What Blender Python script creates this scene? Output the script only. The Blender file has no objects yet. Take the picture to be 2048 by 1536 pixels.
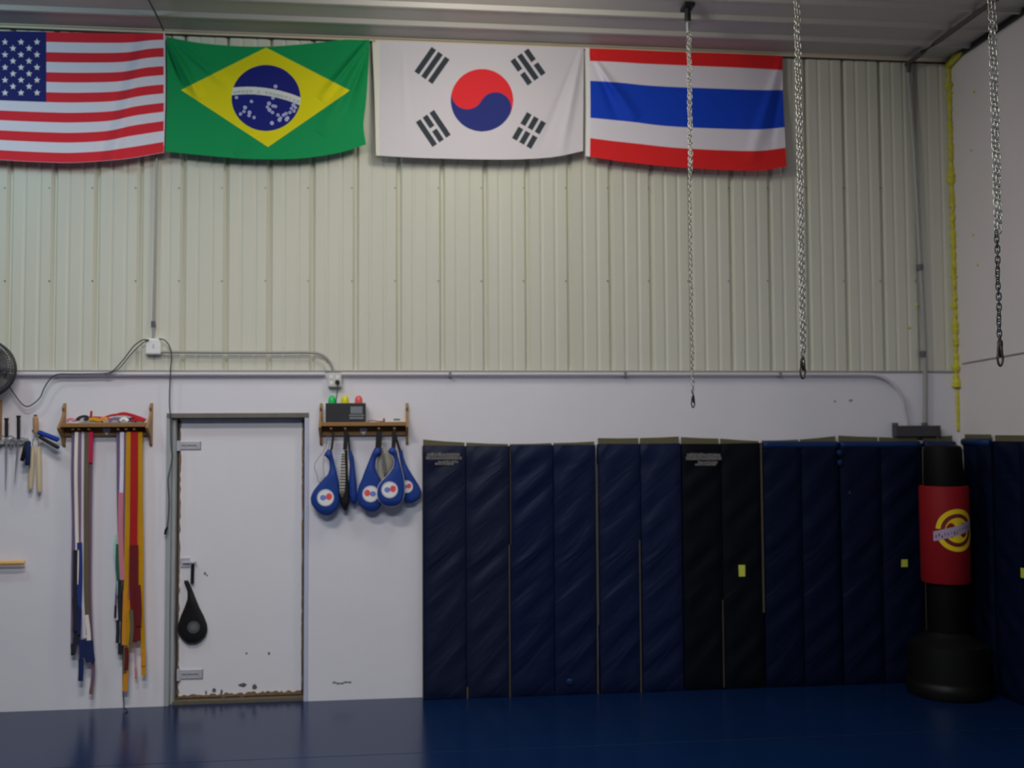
import bpy, math, random
import numpy as np
from mathutils import Vector, Matrix
random.seed(4)
sc = bpy.context.scene
COL = sc.collection
PI = math.pi

# ------------------------------------------------------------------ camera
FPX = 1990.0
CAM = np.array([2.7464, -7.188, 1.8972])
yaw, pitch, roll = math.radians(6.301), math.radians(2.609), math.radians(-0.3196)
FWD = np.array([math.sin(yaw) * math.cos(pitch), math.cos(yaw) * math.cos(pitch), math.sin(pitch)])
_r = np.array([math.cos(yaw), -math.sin(yaw), 0.0])
_u = np.cross(_r, FWD)
RT = math.cos(roll) * _r + math.sin(roll) * _u
UP = -math.sin(roll) * _r + math.cos(roll) * _u
cd = bpy.data.cameras.new('camera')
cam = bpy.data.objects.new('camera', cd)
COL.objects.link(cam)
cd.sensor_width = 36.0
cd.lens = FPX / 2048 * 36.0
cd.clip_start = 0.05
m = Matrix.Identity(4)
for i in range(3):
    m[i][0], m[i][1], m[i][2], m[i][3] = RT[i], UP[i], -FWD[i], CAM[i]
cam.matrix_world = m
cd.dof.use_dof = True
cd.dof.focus_distance = 5.0
cd.dof.aperture_fstop = 1.15
sc.camera = cam

# ------------------------------------------------------------------ world, lamps, exposure
sc.view_settings.view_transform = 'Standard'
sc.view_settings.look = 'None'
sc.view_settings.gamma = 1.0
sc.view_settings.use_curve_mapping = False
sc.view_settings.exposure = 0.0
w = bpy.data.worlds.new('world')
sc.world = w
w.use_nodes = True
w.node_tree.nodes['Background'].inputs[0].default_value = (0.55, 0.62, 0.80, 1)
w.node_tree.nodes['Background'].inputs[1].default_value = 0.004

def area(name, loc, target, sx, sy, power, col, spread=180):
    l = bpy.data.lights.new(name, 'AREA')
    l.shape = 'RECTANGLE'; l.size = sx; l.size_y = sy
    l.energy = power; l.color = col
    l.spread = math.radians(spread)
    o = bpy.data.objects.new(name, l); COL.objects.link(o)
    o.location = loc
    d = Vector(target) - Vector(loc)
    o.rotation_euler = d.to_track_quat('-Z', 'Y').to_euler()
    return o
def bulb(name, loc, power, col, r=.2):
    l = bpy.data.lights.new(name, 'POINT'); l.energy = power; l.color = col; l.shadow_soft_size = r
    o = bpy.data.objects.new(name, l); COL.objects.link(o); o.location = loc
    return o
# the hall's own ceiling lamps, hung above the frame: open bulbs near the wall, a strip and a long row behind
bulb('hall_lamp', (3.55, -1.8, 4.45), 30, (1.0, .96, .84))
bulb('hall_lamp', (3.0, -1.4, 4.50), 15, (1.0, .95, .86))
bulb('hall_lamp', (-0.5, -1.8, 4.45), 38, (.66, .95, 1.08))
area('strip_lamp', (1.2, -3.2, 4.50), (1.2, -3.2, 0), 1.3, .35, 62, (1.0, .86, .78))
area('lamp_row', (2.2, -6.0, 4.50), (2.2, -6.0, 0), 2.4, .6, 174, (.93, .99, 1.02))

# ------------------------------------------------------------------ pixel -> place
def ray(px, py):
    d = FWD + RT * ((px - 1024) / FPX) - UP * ((py - 768) / FPX)
    return d
def at(px, py, Y=0.0):
    d = ray(px, py); return CAM + d * ((Y - CAM[1]) / d[1])
def atz(px, py, Z):
    d = ray(px, py); return CAM + d * ((Z - CAM[2]) / d[2])
def atx(px, py, X):
    d = ray(px, py); return CAM + d * ((X - CAM[0]) / d[0])
def uvmap(px, py, Y):
    """vectorised at()"""
    d = FWD[None] + RT[None] * ((px.ravel() - 1024) / FPX)[:, None] - UP[None] * ((py.ravel() - 768) / FPX)[:, None]
    Yv = np.broadcast_to(np.asarray(Y, float).ravel(), (d.shape[0],)) if np.ndim(Y) else np.full(d.shape[0], Y)
    return CAM[None] + d * ((Yv - CAM[1]) / d[:, 1])[:, None]

# ------------------------------------------------------------------ colours, materials
def lin(c):
    c = c / 255.0
    return c / 12.92 if c <= 0.04045 else ((c + 0.055) / 1.055) ** 2.4
def A(r, g, b, white=165, k=0.8):
    s = k / lin(white)
    return tuple(min(0.95, lin(v) * s) for v in (r, g, b))
MATS = {}
def M(name, col, rough=0.6, spec=0.5, metal=0.0, noise=0.0, nscale=8.0, bump=0.0, bscale=40.0, stretch=(1, 1, 1)):
    if name in MATS: return MATS[name]
    mt = bpy.data.materials.new(name); mt.use_nodes = True
    nt = mt.node_tree; b = nt.nodes['Principled BSDF']
    b.inputs['Base Color'].default_value = (*col, 1)
    b.inputs['Roughness'].default_value = rough
    b.inputs['Specular IOR Level'].default_value = spec
    b.inputs['Metallic'].default_value = metal
    tc = mp = None
    if noise or bump:
        tc = nt.nodes.new('ShaderNodeTexCoord'); mp = nt.nodes.new('ShaderNodeMapping')
        mp.inputs['Scale'].default_value = stretch
        nt.links.new(tc.outputs['Object'], mp.inputs[0])
    if noise:
        n = nt.nodes.new('ShaderNodeTexNoise'); n.inputs['Scale'].default_value = nscale
        n.inputs['Detail'].default_value = 5
        nt.links.new(mp.outputs[0], n.inputs[0])
        mx = nt.nodes.new('ShaderNodeMix'); mx.data_type = 'RGBA'
        mx.inputs[6].default_value = (*[c * (1 - noise) for c in col], 1)
        mx.inputs[7].default_value = (*[min(1, c * (1 + noise)) for c in col], 1)
        nt.links.new(n.outputs[0], mx.inputs[0]); nt.links.new(mx.outputs[2], b.inputs['Base Color'])
    if bump:
        n = nt.nodes.new('ShaderNodeTexNoise'); n.inputs['Scale'].default_value = bscale
        nt.links.new(mp.outputs[0], n.inputs[0])
        bp = nt.nodes.new('ShaderNodeBump'); bp.inputs['Strength'].default_value = bump
        bp.inputs['Distance'].default_value = 0.01
        nt.links.new(n.outputs[0], bp.inputs['Height']); nt.links.new(bp.outputs[0], b.inputs['Normal'])
    MATS[name] = mt
    return mt
def MC(name, rough=0.75, spec=0.2, bump=0.0):
    """cloth whose dye pattern is stored as a point attribute"""
    mt = bpy.data.materials.new(name); mt.use_nodes = True
    nt = mt.node_tree; b = nt.nodes['Principled BSDF']
    a = nt.nodes.new('ShaderNodeAttribute'); a.attribute_name = 'dye'
    nt.links.new(a.outputs['Color'], b.inputs['Base Color'])
    b.inputs['Roughness'].default_value = rough
    b.inputs['Specular IOR Level'].default_value = spec
    return mt

# ------------------------------------------------------------------ objects
ORG = {}
def tag(o, label, cat, group=None, kind=None):
    if label: o['label'] = label
    if cat: o['category'] = cat
    if group: o['group'] = group
    if kind: o['kind'] = kind
    return o
def thing(name, loc, label, cat, group=None):
    o = bpy.data.objects.new(name, None); COL.objects.link(o)
    o.empty_display_size = 0.05
    o.location = [float(v) for v in loc]; ORG[o] = np.array(loc, float)
    return tag(o, label, cat, group)
class G:
    """geometry bucket in world coordinates"""
    def __init__(s): s.v = []; s.f = []; s.m = []; s.mats = []
    def add(s, V, F, mat=None):
        n = len(s.v); s.v.extend([tuple(map(float, p)) for p in V])
        k = 0
        if mat is not None:
            if mat not in s.mats: s.mats.append(mat)
            k = s.mats.index(mat)
        for f in F: s.f.append(tuple(i + n for i in f)); s.m.append(k)
        return s
    def box(s, x0, x1, y0, y1, z0, z1, mat=None):
        V = [(x, y, z) for x in (x0, x1) for y in (y0, y1) for z in (z0, z1)]
        F = [(0, 1, 3, 2), (4, 6, 7, 5), (0, 4, 5, 1), (2, 3, 7, 6), (0, 2, 6, 4), (1, 5, 7, 3)]
        return s.add(V, F, mat)
    def sweep(s, path, prof, hint=(0, -1, 0), scale=None, mat=None, closed=False):
        P = np.array(path, float); n = len(P); prof = np.array(prof, float); k = len(prof)
        V = []; H = np.array(hint, float)
        for i in range(n):
            if closed: T = P[(i + 1) % n] - P[i - 1]
            else: T = P[min(i + 1, n - 1)] - P[max(i - 1, 0)]
            T = T / (np.linalg.norm(T) + 1e-12)
            S = np.cross(T, H)
            if np.linalg.norm(S) < 1e-3: S = np.cross(T, (1, 0, 0.01))
            S /= np.linalg.norm(S); N = np.cross(S, T)
            sc_ = 1.0 if scale is None else scale[i]
            for a, b in prof * sc_: V.append(P[i] + S * a + N * b)
        F = []
        for i in range(n if closed else n - 1):
            for j in range(k):
                a = i * k + j; b = i * k + (j + 1) % k
                c = ((i + 1) % n) * k + (j + 1) % k; d = ((i + 1) % n) * k + j
                F.append((a, b, c, d))
        if not closed:
            F.append(tuple(range(k - 1, -1, -1))); F.append(tuple((n - 1) * k + j for j in range(k)))
        return s.add(V, F, mat)
    def tube(s, path, r, n=10, mat=None, closed=False, hint=(0, -1, 0.001), scale=None):
        return s.sweep(path, [(r * math.cos(2 * PI * j / n), r * math.sin(2 * PI * j / n)) for j in range(n)], hint, scale, mat, closed)
    def strap(s, path, w, t, mat=None, hint=(0, -1, 0), scale=None):
        return s.sweep(path, [(-w / 2, -t / 2), (w / 2, -t / 2), (w / 2, t / 2), (-w / 2, t / 2)], hint, scale, mat)
    def lathe(s, cx, cy, prof, n=40, mat=None):
        V = []; F = []; k = len(prof)
        for r, z in prof:
            for j in range(n):
                a = 2 * PI * j / n; V.append((cx + r * math.cos(a), cy + r * math.sin(a), z))
        for i in range(k - 1):
            for j in range(n):
                F.append((i * n + j, i * n + (j + 1) % n, (i + 1) * n + (j + 1) % n, (i + 1) * n + j))
        F.append(tuple(range(n - 1, -1, -1))); F.append(tuple((k - 1) * n + j for j in range(n)))
        return s.add(V, F, mat)
    def prism(s, poly, y0, y1, mat=None):
        """poly: (x,z) points in a plane facing -y, from y0 (front) to y1 (back)"""
        n = len(poly)
        V = [(x, y0, z) for x, z in poly] + [(x, y1, z) for x, z in poly]
        F = [tuple(range(n)), tuple(range(2 * n - 1, n - 1, -1))] + [(i, i + n, (i + 1) % n + n, (i + 1) % n) for i in range(n)]
        return s.add(V, F, mat)
    def loft(s, slices, n=20, mat=None, p=0.8):
        """slices: (cx, cy, z, half_x, half_y) -> rounded body"""
        V = []; F = []
        for cx, cy, z, a, b in slices:
            for j in range(n):
                t = 2 * PI * j / n; c, q = math.cos(t), math.sin(t)
                V.append((cx + a * math.copysign(abs(c) ** p, c), cy + b * math.copysign(abs(q) ** p, q), z))
        for i in range(len(slices) - 1):
            for j in range(n):
                F.append((i * n + j, (i + 1) * n + j, (i + 1) * n + (j + 1) % n, i * n + (j + 1) % n))
        F.append(tuple(range(n))); k = (len(slices) - 1) * n
        F.append(tuple(k + j for j in range(n - 1, -1, -1)))
        return s.add(V, F, mat)
    def build(s, name, mat=None, parent=None, smooth=False, bevel=0.0, label=None, cat=None, group=None, kind=None, recalc=True, seg=2):
        V = np.array(s.v, float)
        lo, hi = V.min(0), V.max(0)
        org = np.array([(lo[0] + hi[0]) / 2, (lo[1] + hi[1]) / 2, lo[2]])
        me = bpy.data.meshes.new(name)
        me.from_pydata((V - org).tolist(), [], s.f)
        if s.mats and any(x is not None for x in s.mats):
            for x in s.mats: me.materials.append(x)
            me.polygons.foreach_set('material_index', s.m)
        elif mat: me.materials.append(mat)
        if recalc:
            import bmesh
            bm = bmesh.new(); bm.from_mesh(me); bmesh.ops.recalc_face_normals(bm, faces=bm.faces[:]); bm.to_mesh(me); bm.free()
        if smooth:
            me.polygons.foreach_set('use_smooth', [True] * len(me.polygons))
            if smooth != 'all' and hasattr(me, 'set_sharp_from_angle'): me.set_sharp_from_angle(angle=math.radians(40))
        me.update()
        o = bpy.data.objects.new(name, me); COL.objects.link(o)
        if parent is not None:
            o.parent = parent; o.location = (org - ORG[parent]).tolist()
        else: o.location = org.tolist()
        ORG[o] = org
        if bevel:
            md = o.modifiers.new('edge', 'BEVEL'); md.width = bevel; md.segments = seg; md.limit_method = 'ANGLE'
        tag(o, label, cat, group, kind)
        return o
def smooth_path(pts, n=8):
    P = [np.array(p, float) for p in pts]
    P = [2 * P[0] - P[1]] + P + [2 * P[-1] - P[-2]]
    out = []
    for i in range(1, len(P) - 2):
        for k in range(n):
            t = k / n
            out.append(0.5 * ((2 * P[i]) + (-P[i - 1] + P[i + 1]) * t + (2 * P[i - 1] - 5 * P[i] + 4 * P[i + 1] - P[i + 2]) * t * t + (-P[i - 1] + 3 * P[i] - 3 * P[i + 1] + P[i + 2]) * t ** 3))
    out.append(P[-2]); return out
def pxpath(pts, Y, n=8):
    """pixel points (x, y[, depth]) -> smooth path on the plane y=Y"""
    W = [at(p[0], p[1], p[2] if len(p) > 2 else Y) for p in pts]
    return smooth_path(W, n)
def interp(x, xs, ys): return float(np.interp(x, xs, ys))

# ================================================================== SETTING
H = 4.742           # ceiling height
XR = 6.972          # right wall
ZT = 2.321          # top of the flat lower wall
XL, YF = -4.0, -9.5
m_white = M('painted_board', A(165, 164, 170, 165, .88), .45, .35, noise=.04, nscale=2.5, bump=.08, bscale=30)
m_rwall = M('right_wall_paint', A(170, 164, 165, 165, .80), .7, .2, noise=.05, nscale=1.5, bump=.1, bscale=60)
m_panel = M('cream_steel_panel', A(163, 163, 152, 165, .77), .5, .35, noise=.05, nscale=1.4, stretch=(3, 1, .35))
m_ceil = M('steel_ceiling_panel', A(150, 147, 142, 165, .62), .45, .4, noise=.05, nscale=2.0, stretch=(.3, 2, 1))
m_dark = M('black_rubber', (.012, .012, .014), .5, .4)
m_black = M('black_vinyl', (.010, .010, .011), .45, .4)
m_steel = M('zinc_steel', (.50, .51, .52), .38, .5, .85, noise=.15, nscale=30)
m_conduit = M('galvanised_conduit', (.40, .40, .39), .42, .5, .1)
m_rust = M('rusty_iron', A(98, 78, 60, 165), .85, .2, .1, noise=.5, nscale=40)

# --- floor: blue puzzle mats, satin
fm = bpy.data.materials.new('blue_floor_mat'); fm.use_nodes = True
nt = fm.node_tree; b = nt.nodes['Principled BSDF']
tc = nt.nodes.new('ShaderNodeTexCoord')
n1 = nt.nodes.new('ShaderNodeTexNoise'); n1.inputs['Scale'].default_value = 1.3; n1.inputs['Detail'].default_value = 6
nt.links.new(tc.outputs['Object'], n1.inputs[0])
mx = nt.nodes.new('ShaderNodeMix'); mx.data_type = 'RGBA'
mx.inputs[6].default_value = (.0028, .016, .066, 1); mx.inputs[7].default_value = (.0044, .023, .092, 1)
nt.links.new(n1.outputs[0], mx.inputs[0]); nt.links.new(mx.outputs[2], b.inputs['Base Color'])
b.inputs['Roughness'].default_value = .20; b.inputs['Specular IOR Level'].default_value = .36
n2 = nt.nodes.new('ShaderNodeTexNoise'); n2.inputs['Scale'].default_value = 160
nt.links.new(tc.outputs['Object'], n2.inputs[0])
bp = nt.nodes.new('ShaderNodeBump'); bp.inputs['Strength'].default_value = .12; bp.inputs['Distance'].default_value = .002
nt.links.new(n2.outputs[0], bp.inputs['Height']); nt.links.new(bp.outputs[0], b.inputs['Normal'])
g = G()
g.box(XL, XR, YF, 0.16, -0.06, 0)
g.build('floor', fm, kind='structure', label='blue satin sports mat flooring', recalc=False)
g = G()                                   # the seams between floor mats: thin dark lines lying on it
for yy in (-1.22, -2.44):
    g.box(XL, XR, yy - .002, yy + .002, 0.0, 0.0006)
g.build('trim_9', M('seam', (.006, .02, .07), .6), kind='structure', label='seams between the blue floor mats')

# --- lower back wall with the door opening
DX0 = at(331, 1100, 0)[0]; DX1 = at(617, 1100, 0)[0]; DZ = at(470, 826, 0)[2]
g = G()
g.box(XL, DX0, 0, .16, 0, ZT); g.box(DX1, XR + .1, 0, .16, 0, ZT); g.box(DX0, DX1, 0, .16, DZ, ZT)
g.build('wall_back_lower', m_white, kind='structure', label='white painted lower back wall')
# --- upper corrugated back wall
ribs = [18, 107, 193, 279.5, 366, 452, 539, 624.5, 711.7, 798, 884.6, 971, 1055, 1139.5, 1223, 1304, 1383, 1464, 1542, 1618, 1694, 1767.5, 1838, 1905]
RX = [at(p, 530, 0)[0] for p in ribs]
RX = [RX[0] - .3048 * k for k in range(13, 0, -1)] + RX
def corrugated(positions, end0, end1, depth, wide, bottom, minor):
    """list of (position, offset) outlining the sheet's profile"""
    pr = [(end0, 0)]
    pos = [p for p in positions if end0 + wide < p < end1 - wide]
    for i, p in enumerate(pos):
        pr += [(p - wide / 2, 0), (p - bottom / 2, depth), (p + bottom / 2, depth), (p + wide / 2, 0)]
        nx = pos[i + 1] if i + 1 < len(pos) else p + .3048
        for k in (1, 2):
            c = p + (nx - p) * k / 3
            if c + .03 < end1: pr += [(c - .016, 0), (c - .003, minor), (c + .003, minor), (c + .016, 0)]
    pr.append((end1, 0)); return pr
pr = corrugated(RX, XL, XR, .032, .046, .008, .006)
g = G(); V = []; F = []
for x, d in pr: V += [(x, d, ZT), (x, d, H + .02)]
for i in range(len(pr) - 1): F.append((2 * i, 2 * i + 2, 2 * i + 3, 2 * i + 1))
g.add(V, F)
wb = g.build('wall_back_upper', m_panel, kind='structure', label='cream corrugated steel upper back wall', recalc=False)
g = G()
for px in ribs[:-1]:
    for py in (376, 562):
        q = at(px - 8 + (1 if px > 1300 else 0), py, 0)
        g.sweep([(q[0], 0.0, q[2]), (q[0], -.005, q[2])], [(.006 * math.cos(a * PI / 3), .006 * math.sin(a * PI / 3)) for a in range(6)], hint=(0, 0, 1))
scr = g.build('screw', M('screw_head', (.25, .26, .24), .4, .5, .5), wb); scr['kind'] = 'stuff'
# --- ceiling, ribs running along the back wall
ys = [-.3048 * k - .02 for k in range(1, 31)][::-1]
pr = [(YF, 0)]
for p in ys: pr += [(p - .030, 0), (p - .012, -.028), (p + .012, -.028), (p + .030, 0)]
pr.append((0.03, 0))
g = G(); V = []; F = []
for y, d in pr: V += [(XL, y, H + d), (XR, y, H + d)]
for i in range(len(pr) - 1): F.append((2 * i, 2 * i + 1, 2 * i + 3, 2 * i + 2))
g.add(V, F); g.build('ceiling', m_ceil, kind='structure', label='ribbed steel ceiling', recalc=False)
g = G(); g.box(XL, XR, -.012, 0, H - .02, H); g.box(XL, XR, -.035, 0, H - .006, H)
g.build('trim_1', M('eave_trim', A(165, 155, 138, 165, .75), .5), kind='structure', label='beige angle trim where wall meets ceiling')
g = G(); g.box(XL, XR, -.006, 0.004, H - .032, H - .0205)  # dark strip in place of the shadow below the eave trim
g.build('eave_shadow_strip', M('painted_shadow_gap', (.03, .03, .03), .9), kind='structure', label='dark strip standing in for the shadow under the eave trim')
# --- ledge between the flat wall and the steel
g = G(); g.box(XL, XR, -.010, .0, ZT - .010, ZT + .004)  # shadow line above the conduit put into the ledge's darker grey
g.build('trim_2', M('ledge_shadow_grey', A(120, 117, 122, 165, .7), .5), kind='structure', bevel=.004, label='thin ledge under the corrugated wall, darkened as a shadow line')
# --- right wall
g = G(); g.box(XR, XR + .15, YF, .03, 0, H)
g.build('wall_right', m_rwall, kind='structure', label='plain white right wall')
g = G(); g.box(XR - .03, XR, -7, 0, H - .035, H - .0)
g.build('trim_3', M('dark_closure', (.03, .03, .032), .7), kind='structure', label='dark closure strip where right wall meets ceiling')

# ================================================================== DOOR
m_frame = M('grey_green_frame', A(140, 144, 146, 165, .62), .45, .4, noise=.08, nscale=12)
m_door = M('door_paint', A(166, 165, 171, 165, .90), .38, .4, noise=.03, nscale=3)
YD = .085
g = G()
g.box(DX0, DX0 + .032, -.010, .155, 0, DZ - .036); g.box(DX0 + .033, DX0 + .055, .030, .155, 0, DZ - .037)
g.build('trim_4', m_frame, kind='structure', bevel=.003, label='grey green left jamb of the door frame')
g = G(); g.box(DX1 - .030, DX1, -.010, .155, 0, DZ - .036)
g.build('trim_7', M('frame_pale', A(150, 153, 170, 165, .74), .45, .4, noise=.05, nscale=12), kind='structure', bevel=.003, label='pale bluish right jamb of the door frame')
g = G(); g.box(DX0, DX1, -.010, .155, DZ - .034, DZ)  # shade of the underside put into the head's darker colour
g.build('trim_6', M('shaded_frame_head', A(104, 99, 94, 165, .55), .6, .3, noise=.25, nscale=14), kind='structure', bevel=.003, label='brownish head of the door frame, darkened as if in shade')
dl, dr = at(357, 1100, YD)[0], at(605.5, 1100, YD)[0]; dt = at(480, 837, YD)[2]
g = G(); g.box(dl, dr, YD, YD + .04, .030, dt)
door = g.build('door_1', m_door, kind='structure', bevel=.002, label='white steel door with rusty edges and strap hinges')
g = G()
random.seed(8)
def rag(x0, x1, z0, z1, vertical, amp, y):
    """ragged rust line as a thin crust"""
    n = 60; a, b_ = [], []
    for i in range(n + 1):
        t = i / n
        e = amp * (.35 + random.random())
        if vertical:
            z = z0 + (z1 - z0) * t; a.append((x0 - e * .3, z)); b_.append((x0 + e, z))
        else:
            x = x0 + (x1 - x0) * t; a.append((x, z0 - .004)); b_.append((x, z0 + e))
    for i in range(n):
        q = [a[i], b_[i], b_[i + 1], a[i + 1]]
        if not vertical: q = [a[i], a[i + 1], b_[i + 1], b_[i]]
        g.prism(q, y - .0015, y)
rag(dl + .001, dl, .04, dt - .01, True, .010, YD)
rag(dr - .006, dr, .04, dt - .01, True, .009, YD)
rag(dl, dr, .034, 0, False, .020, YD)
g.build('rust_edge', m_rust, door, label='brown rust along the door edges')
g = G()
def blob(px, py, rx, ry, Y, k=14):
    c = at(px, py, Y); s = 1 / 277.0
    g.prism([(c[0] + rx * s * math.cos(2 * PI * i / k) * (.7 + .5 * random.random()), c[2] + ry * s * math.sin(2 * PI * i / k) * (.7 + .5 * random.random())) for i in range(k)][::-1], Y - .001, Y)
for q in ((485, 1370, 8, 4), (509, 1374, 5, 5), (428, 1381, 4, 5), (443, 1384, 2.5, 5), (447, 1395, 3, 5), (483, 1396, 4, 4), (501, 1399, 5, 3), (412, 1385, 2, 4), (493, 1307, 2, 2), (538, 1307, 2, 3), (410, 1147, 2.5, 3), (414, 1151, 1.5, 2)):
    blob(*q, YD)
g.build('paint_chip', M('chip_grey', A(70, 68, 70, 165), .8), door)['kind'] = 'stuff'
m_hinge = M('hinge_metal', A(150, 150, 158, 165, .75), .35, .5, .1)
for x0, x1, y0, y1 in ((358, 401, 883, 899), (358, 405, 1338, 1358)):
    g = G(); p = at(x0, y1, YD); q = at(x1, y0, YD)
    g.box(p[0], q[0], YD - .008, YD, p[2], q[2]); g.box(p[0] - .012, p[0] + .012, YD - .02, YD - .002, p[2] - .01, q[2] + .006)
    for k in range(3):
        xx = p[0] + (q[0] - p[0]) * (.35 + .25 * k); zz = (p[2] + q[2]) / 2 + (.006 if k % 2 else -.006)
        g.sweep([(xx, YD - .008, zz), (xx, YD - .013, zz)], [(.006 * math.cos(a * PI / 4), .006 * math.sin(a * PI / 4)) for a in range(8)], hint=(0, 0, 1))
    hg = g.build('hinge', m_hinge, door, bevel=.002)
    g = G(); zz0, zz1 = p[2] - .003, q[2] + .003
    g.box(p[0] - .003, q[0] + .004, YD - .003, YD - .0005, p[2] - .004, p[2] - .0005); g.box(q[0] + .0005, q[0] + .004, YD - .003, YD - .0005, p[2] - .004, q[2] + .001)  # thin dark lines below, beside and across the hinge plate
    g.box(p[0] + .02, q[0] - .02, YD - .0095, YD - .0078, (p[2] + q[2]) / 2 - .003, (p[2] + q[2]) / 2 + .003)
    g.build('hinge_outline', M('hinge_outline_grey', (.12, .12, .13), .8), hg)
g = G(); p = at(361, 1134, YD); q = at(395, 1115, YD)
g.box(p[0], q[0] - .05, YD - .010, YD, p[2], q[2])
g.tube([(p[0] + .02, YD - .02, (p[2] + q[2]) / 2), (q[0], YD - .03, (p[2] + q[2]) / 2 + .004)], .007, 8)
g.tube([(q[0] - .025, YD - .03, (p[2] + q[2]) / 2 + .002), (q[0] - .025, YD - .055, (p[2] + q[2]) / 2)], .006, 8)
g.build('latch', m_hinge, door, smooth=True)
g = G(); g.box(dl - .02, dr + .02, .02, .16, 0, .022)
g.build('trim_5', M('threshold', A(74, 68, 56, 165), .7, noise=.3, nscale=30), kind='structure', label='worn metal door threshold')
# grille / scuff on the white wall
g = G(); random.seed(3)
for k in range(5): blob(669 + 7.5 * k, 1366 + random.uniform(-1.5, 1), 4.5, 2.0, 0)
g.build('wall_scuff', M('scuff', A(95, 92, 92, 165), .8), None, label='small dark scuff low on the white wall right of the door', cat='mark')
g = G()
blob(1670, 803, 2.5, 2.5, 0); g.build('screw_anchor', M('anchor', A(95, 92, 105, 140), .6), label='left of two small plugs in the white wall above the blue mats', cat='wall plug', group='wall plugs')
g = G()
blob(1702, 801, 4.5, 3, 0); g.build('screw_anchor', MATS['anchor'], label='right of two small plugs in the white wall above the blue mats', cat='wall plug', group='wall plugs')

# ================================================================== CONDUITS, BOXES, CABLES
def pipe(name, pts, Y, r, mat, label, cat='conduit', n=8, sm=True, group=None, **kw):
    g = G(); P = pxpath(pts, Y, n) if sm else [at(p[0], p[1], p[2] if len(p) > 2 else Y) for p in pts]
    g.tube(P, r, 10)
    return g.build(name, mat, smooth=True, label=label, cat=cat, group=group, **kw)
zc = at(1000, 748.5, -.030)[2]
m_light = M('painted_conduit', A(160, 156, 160, 165, .78), .4, .4)
c1 = [(at(x, 0, -.035)[0], -.035, zc) for x in (-120, 300, 600, 652)]
g = G(); g.tube([(p[0], -.030, zc) for p in c1], .0145, 12)
g.build('conduit', m_light, smooth=True, label='grey conduit along the ledge left of the outlet box', cat='conduit', group='conduits')
x1 = at(1722, 0, -.035)[0]; xe = at(1789, 0, -.035)[0]
P = [(at(684, 0, -.030)[0], -.030, zc), (x1 - .3, -.030, zc), (x1, -.032, zc)]
for k in range(1, 9):
    a = k / 8 * PI / 2; P.append((x1 + (xe - x1) * math.sin(a), -.035, zc - (xe - x1) * (1 - math.cos(a))))
P.append((at(1795, 0, -.035)[0], -.035, at(1790, 850, -.035)[2]))
g = G(); g.tube(P, .0140, 12)
cc = g.build('conduit', m_light, smooth=True, label='long grey conduit along the ledge bending down into the dark box', cat='conduit', group='conduits')
m_strapm = M('clamp', (.3, .3, .32), .4, .5, .6)
def clamp(parent, q, vertical, w=.03):
    g = G()
    if vertical: g.box(q[0] - w, q[0] + w, q[1] - .016, 0, q[2] - .008, q[2] + .008)
    else: g.box(q[0] - .008, q[0] + .008, q[1] - .016, 0, q[2] - .018, q[2] + .018)
    g.build('pipe_clamp', m_strapm, parent, bevel=.002)
for px in (900, 1250, 1560): 
    q = at(px, 752, -.035); q[2] = zc; clamp(cc, q, False)
# vertical conduit right, running on over the ceiling
pv = [at(1850, 852, -.03), at(1849, 700, -.03), at(1840, 520, -.03), at(1828, 300, -.03), at(1817, 150, -.03)]
top = pv[-1]; zt = H - .045
pv += [np.array([top[0], -.03, H - .12])]
pc = [np.array([top[0], -.03, H - .12]), np.array([top[0], -.045, H - .07]), np.array([top[0], -.10, zt]), np.array([top[0], -1.2, zt]), np.array([top[0], -3.0, zt])]
g = G(); g.tube(smooth_path(pv, 5), .017, 12)
cv = g.build('conduit', m_conduit, smooth=True, label='tall vertical conduit near the right corner turning onto the ceiling', cat='conduit', group='conduits')
g = G(); g.tube(smooth_path(pc, 5), .018, 12); g.build('ceiling_run', M('dark_conduit', (.09, .085, .085), .6), cv, smooth=True, label='dark stretch along the ceiling')  # ceiling stretch of the conduit, darker in colour
for px, py in ((1840, 535), (1846, 708)):
    q = at(px, py, -.03); g = G(); g.tube([q - [0, 0, .022], q + [0, 0, .022]], .024, 12); g.build('coupling', M('coupling', (.13, .13, .16), .5), cv, smooth=True)
g = G(); a = at(1784, 876, 0); b2 = at(1872, 851, 0)
g.box(a[0], b2[0], -.07, 0, a[2] + .010, b2[2])
bx = g.build('electrical_box', M('dark_grey_box', (.06, .06, .07), .5), bevel=.004, label='flat dark grey electrical box above the blue mats', cat='electrical box')
for px in (1790, 1849):
    q = at(px, 852, -.033); g = G(); g.tube([(q[0], -.034, b2[2]), (q[0], -.034, b2[2] + .022)], .022, 12); g.build('connector', M('connector', (.10, .10, .11), .5), bx, smooth=True)
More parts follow.
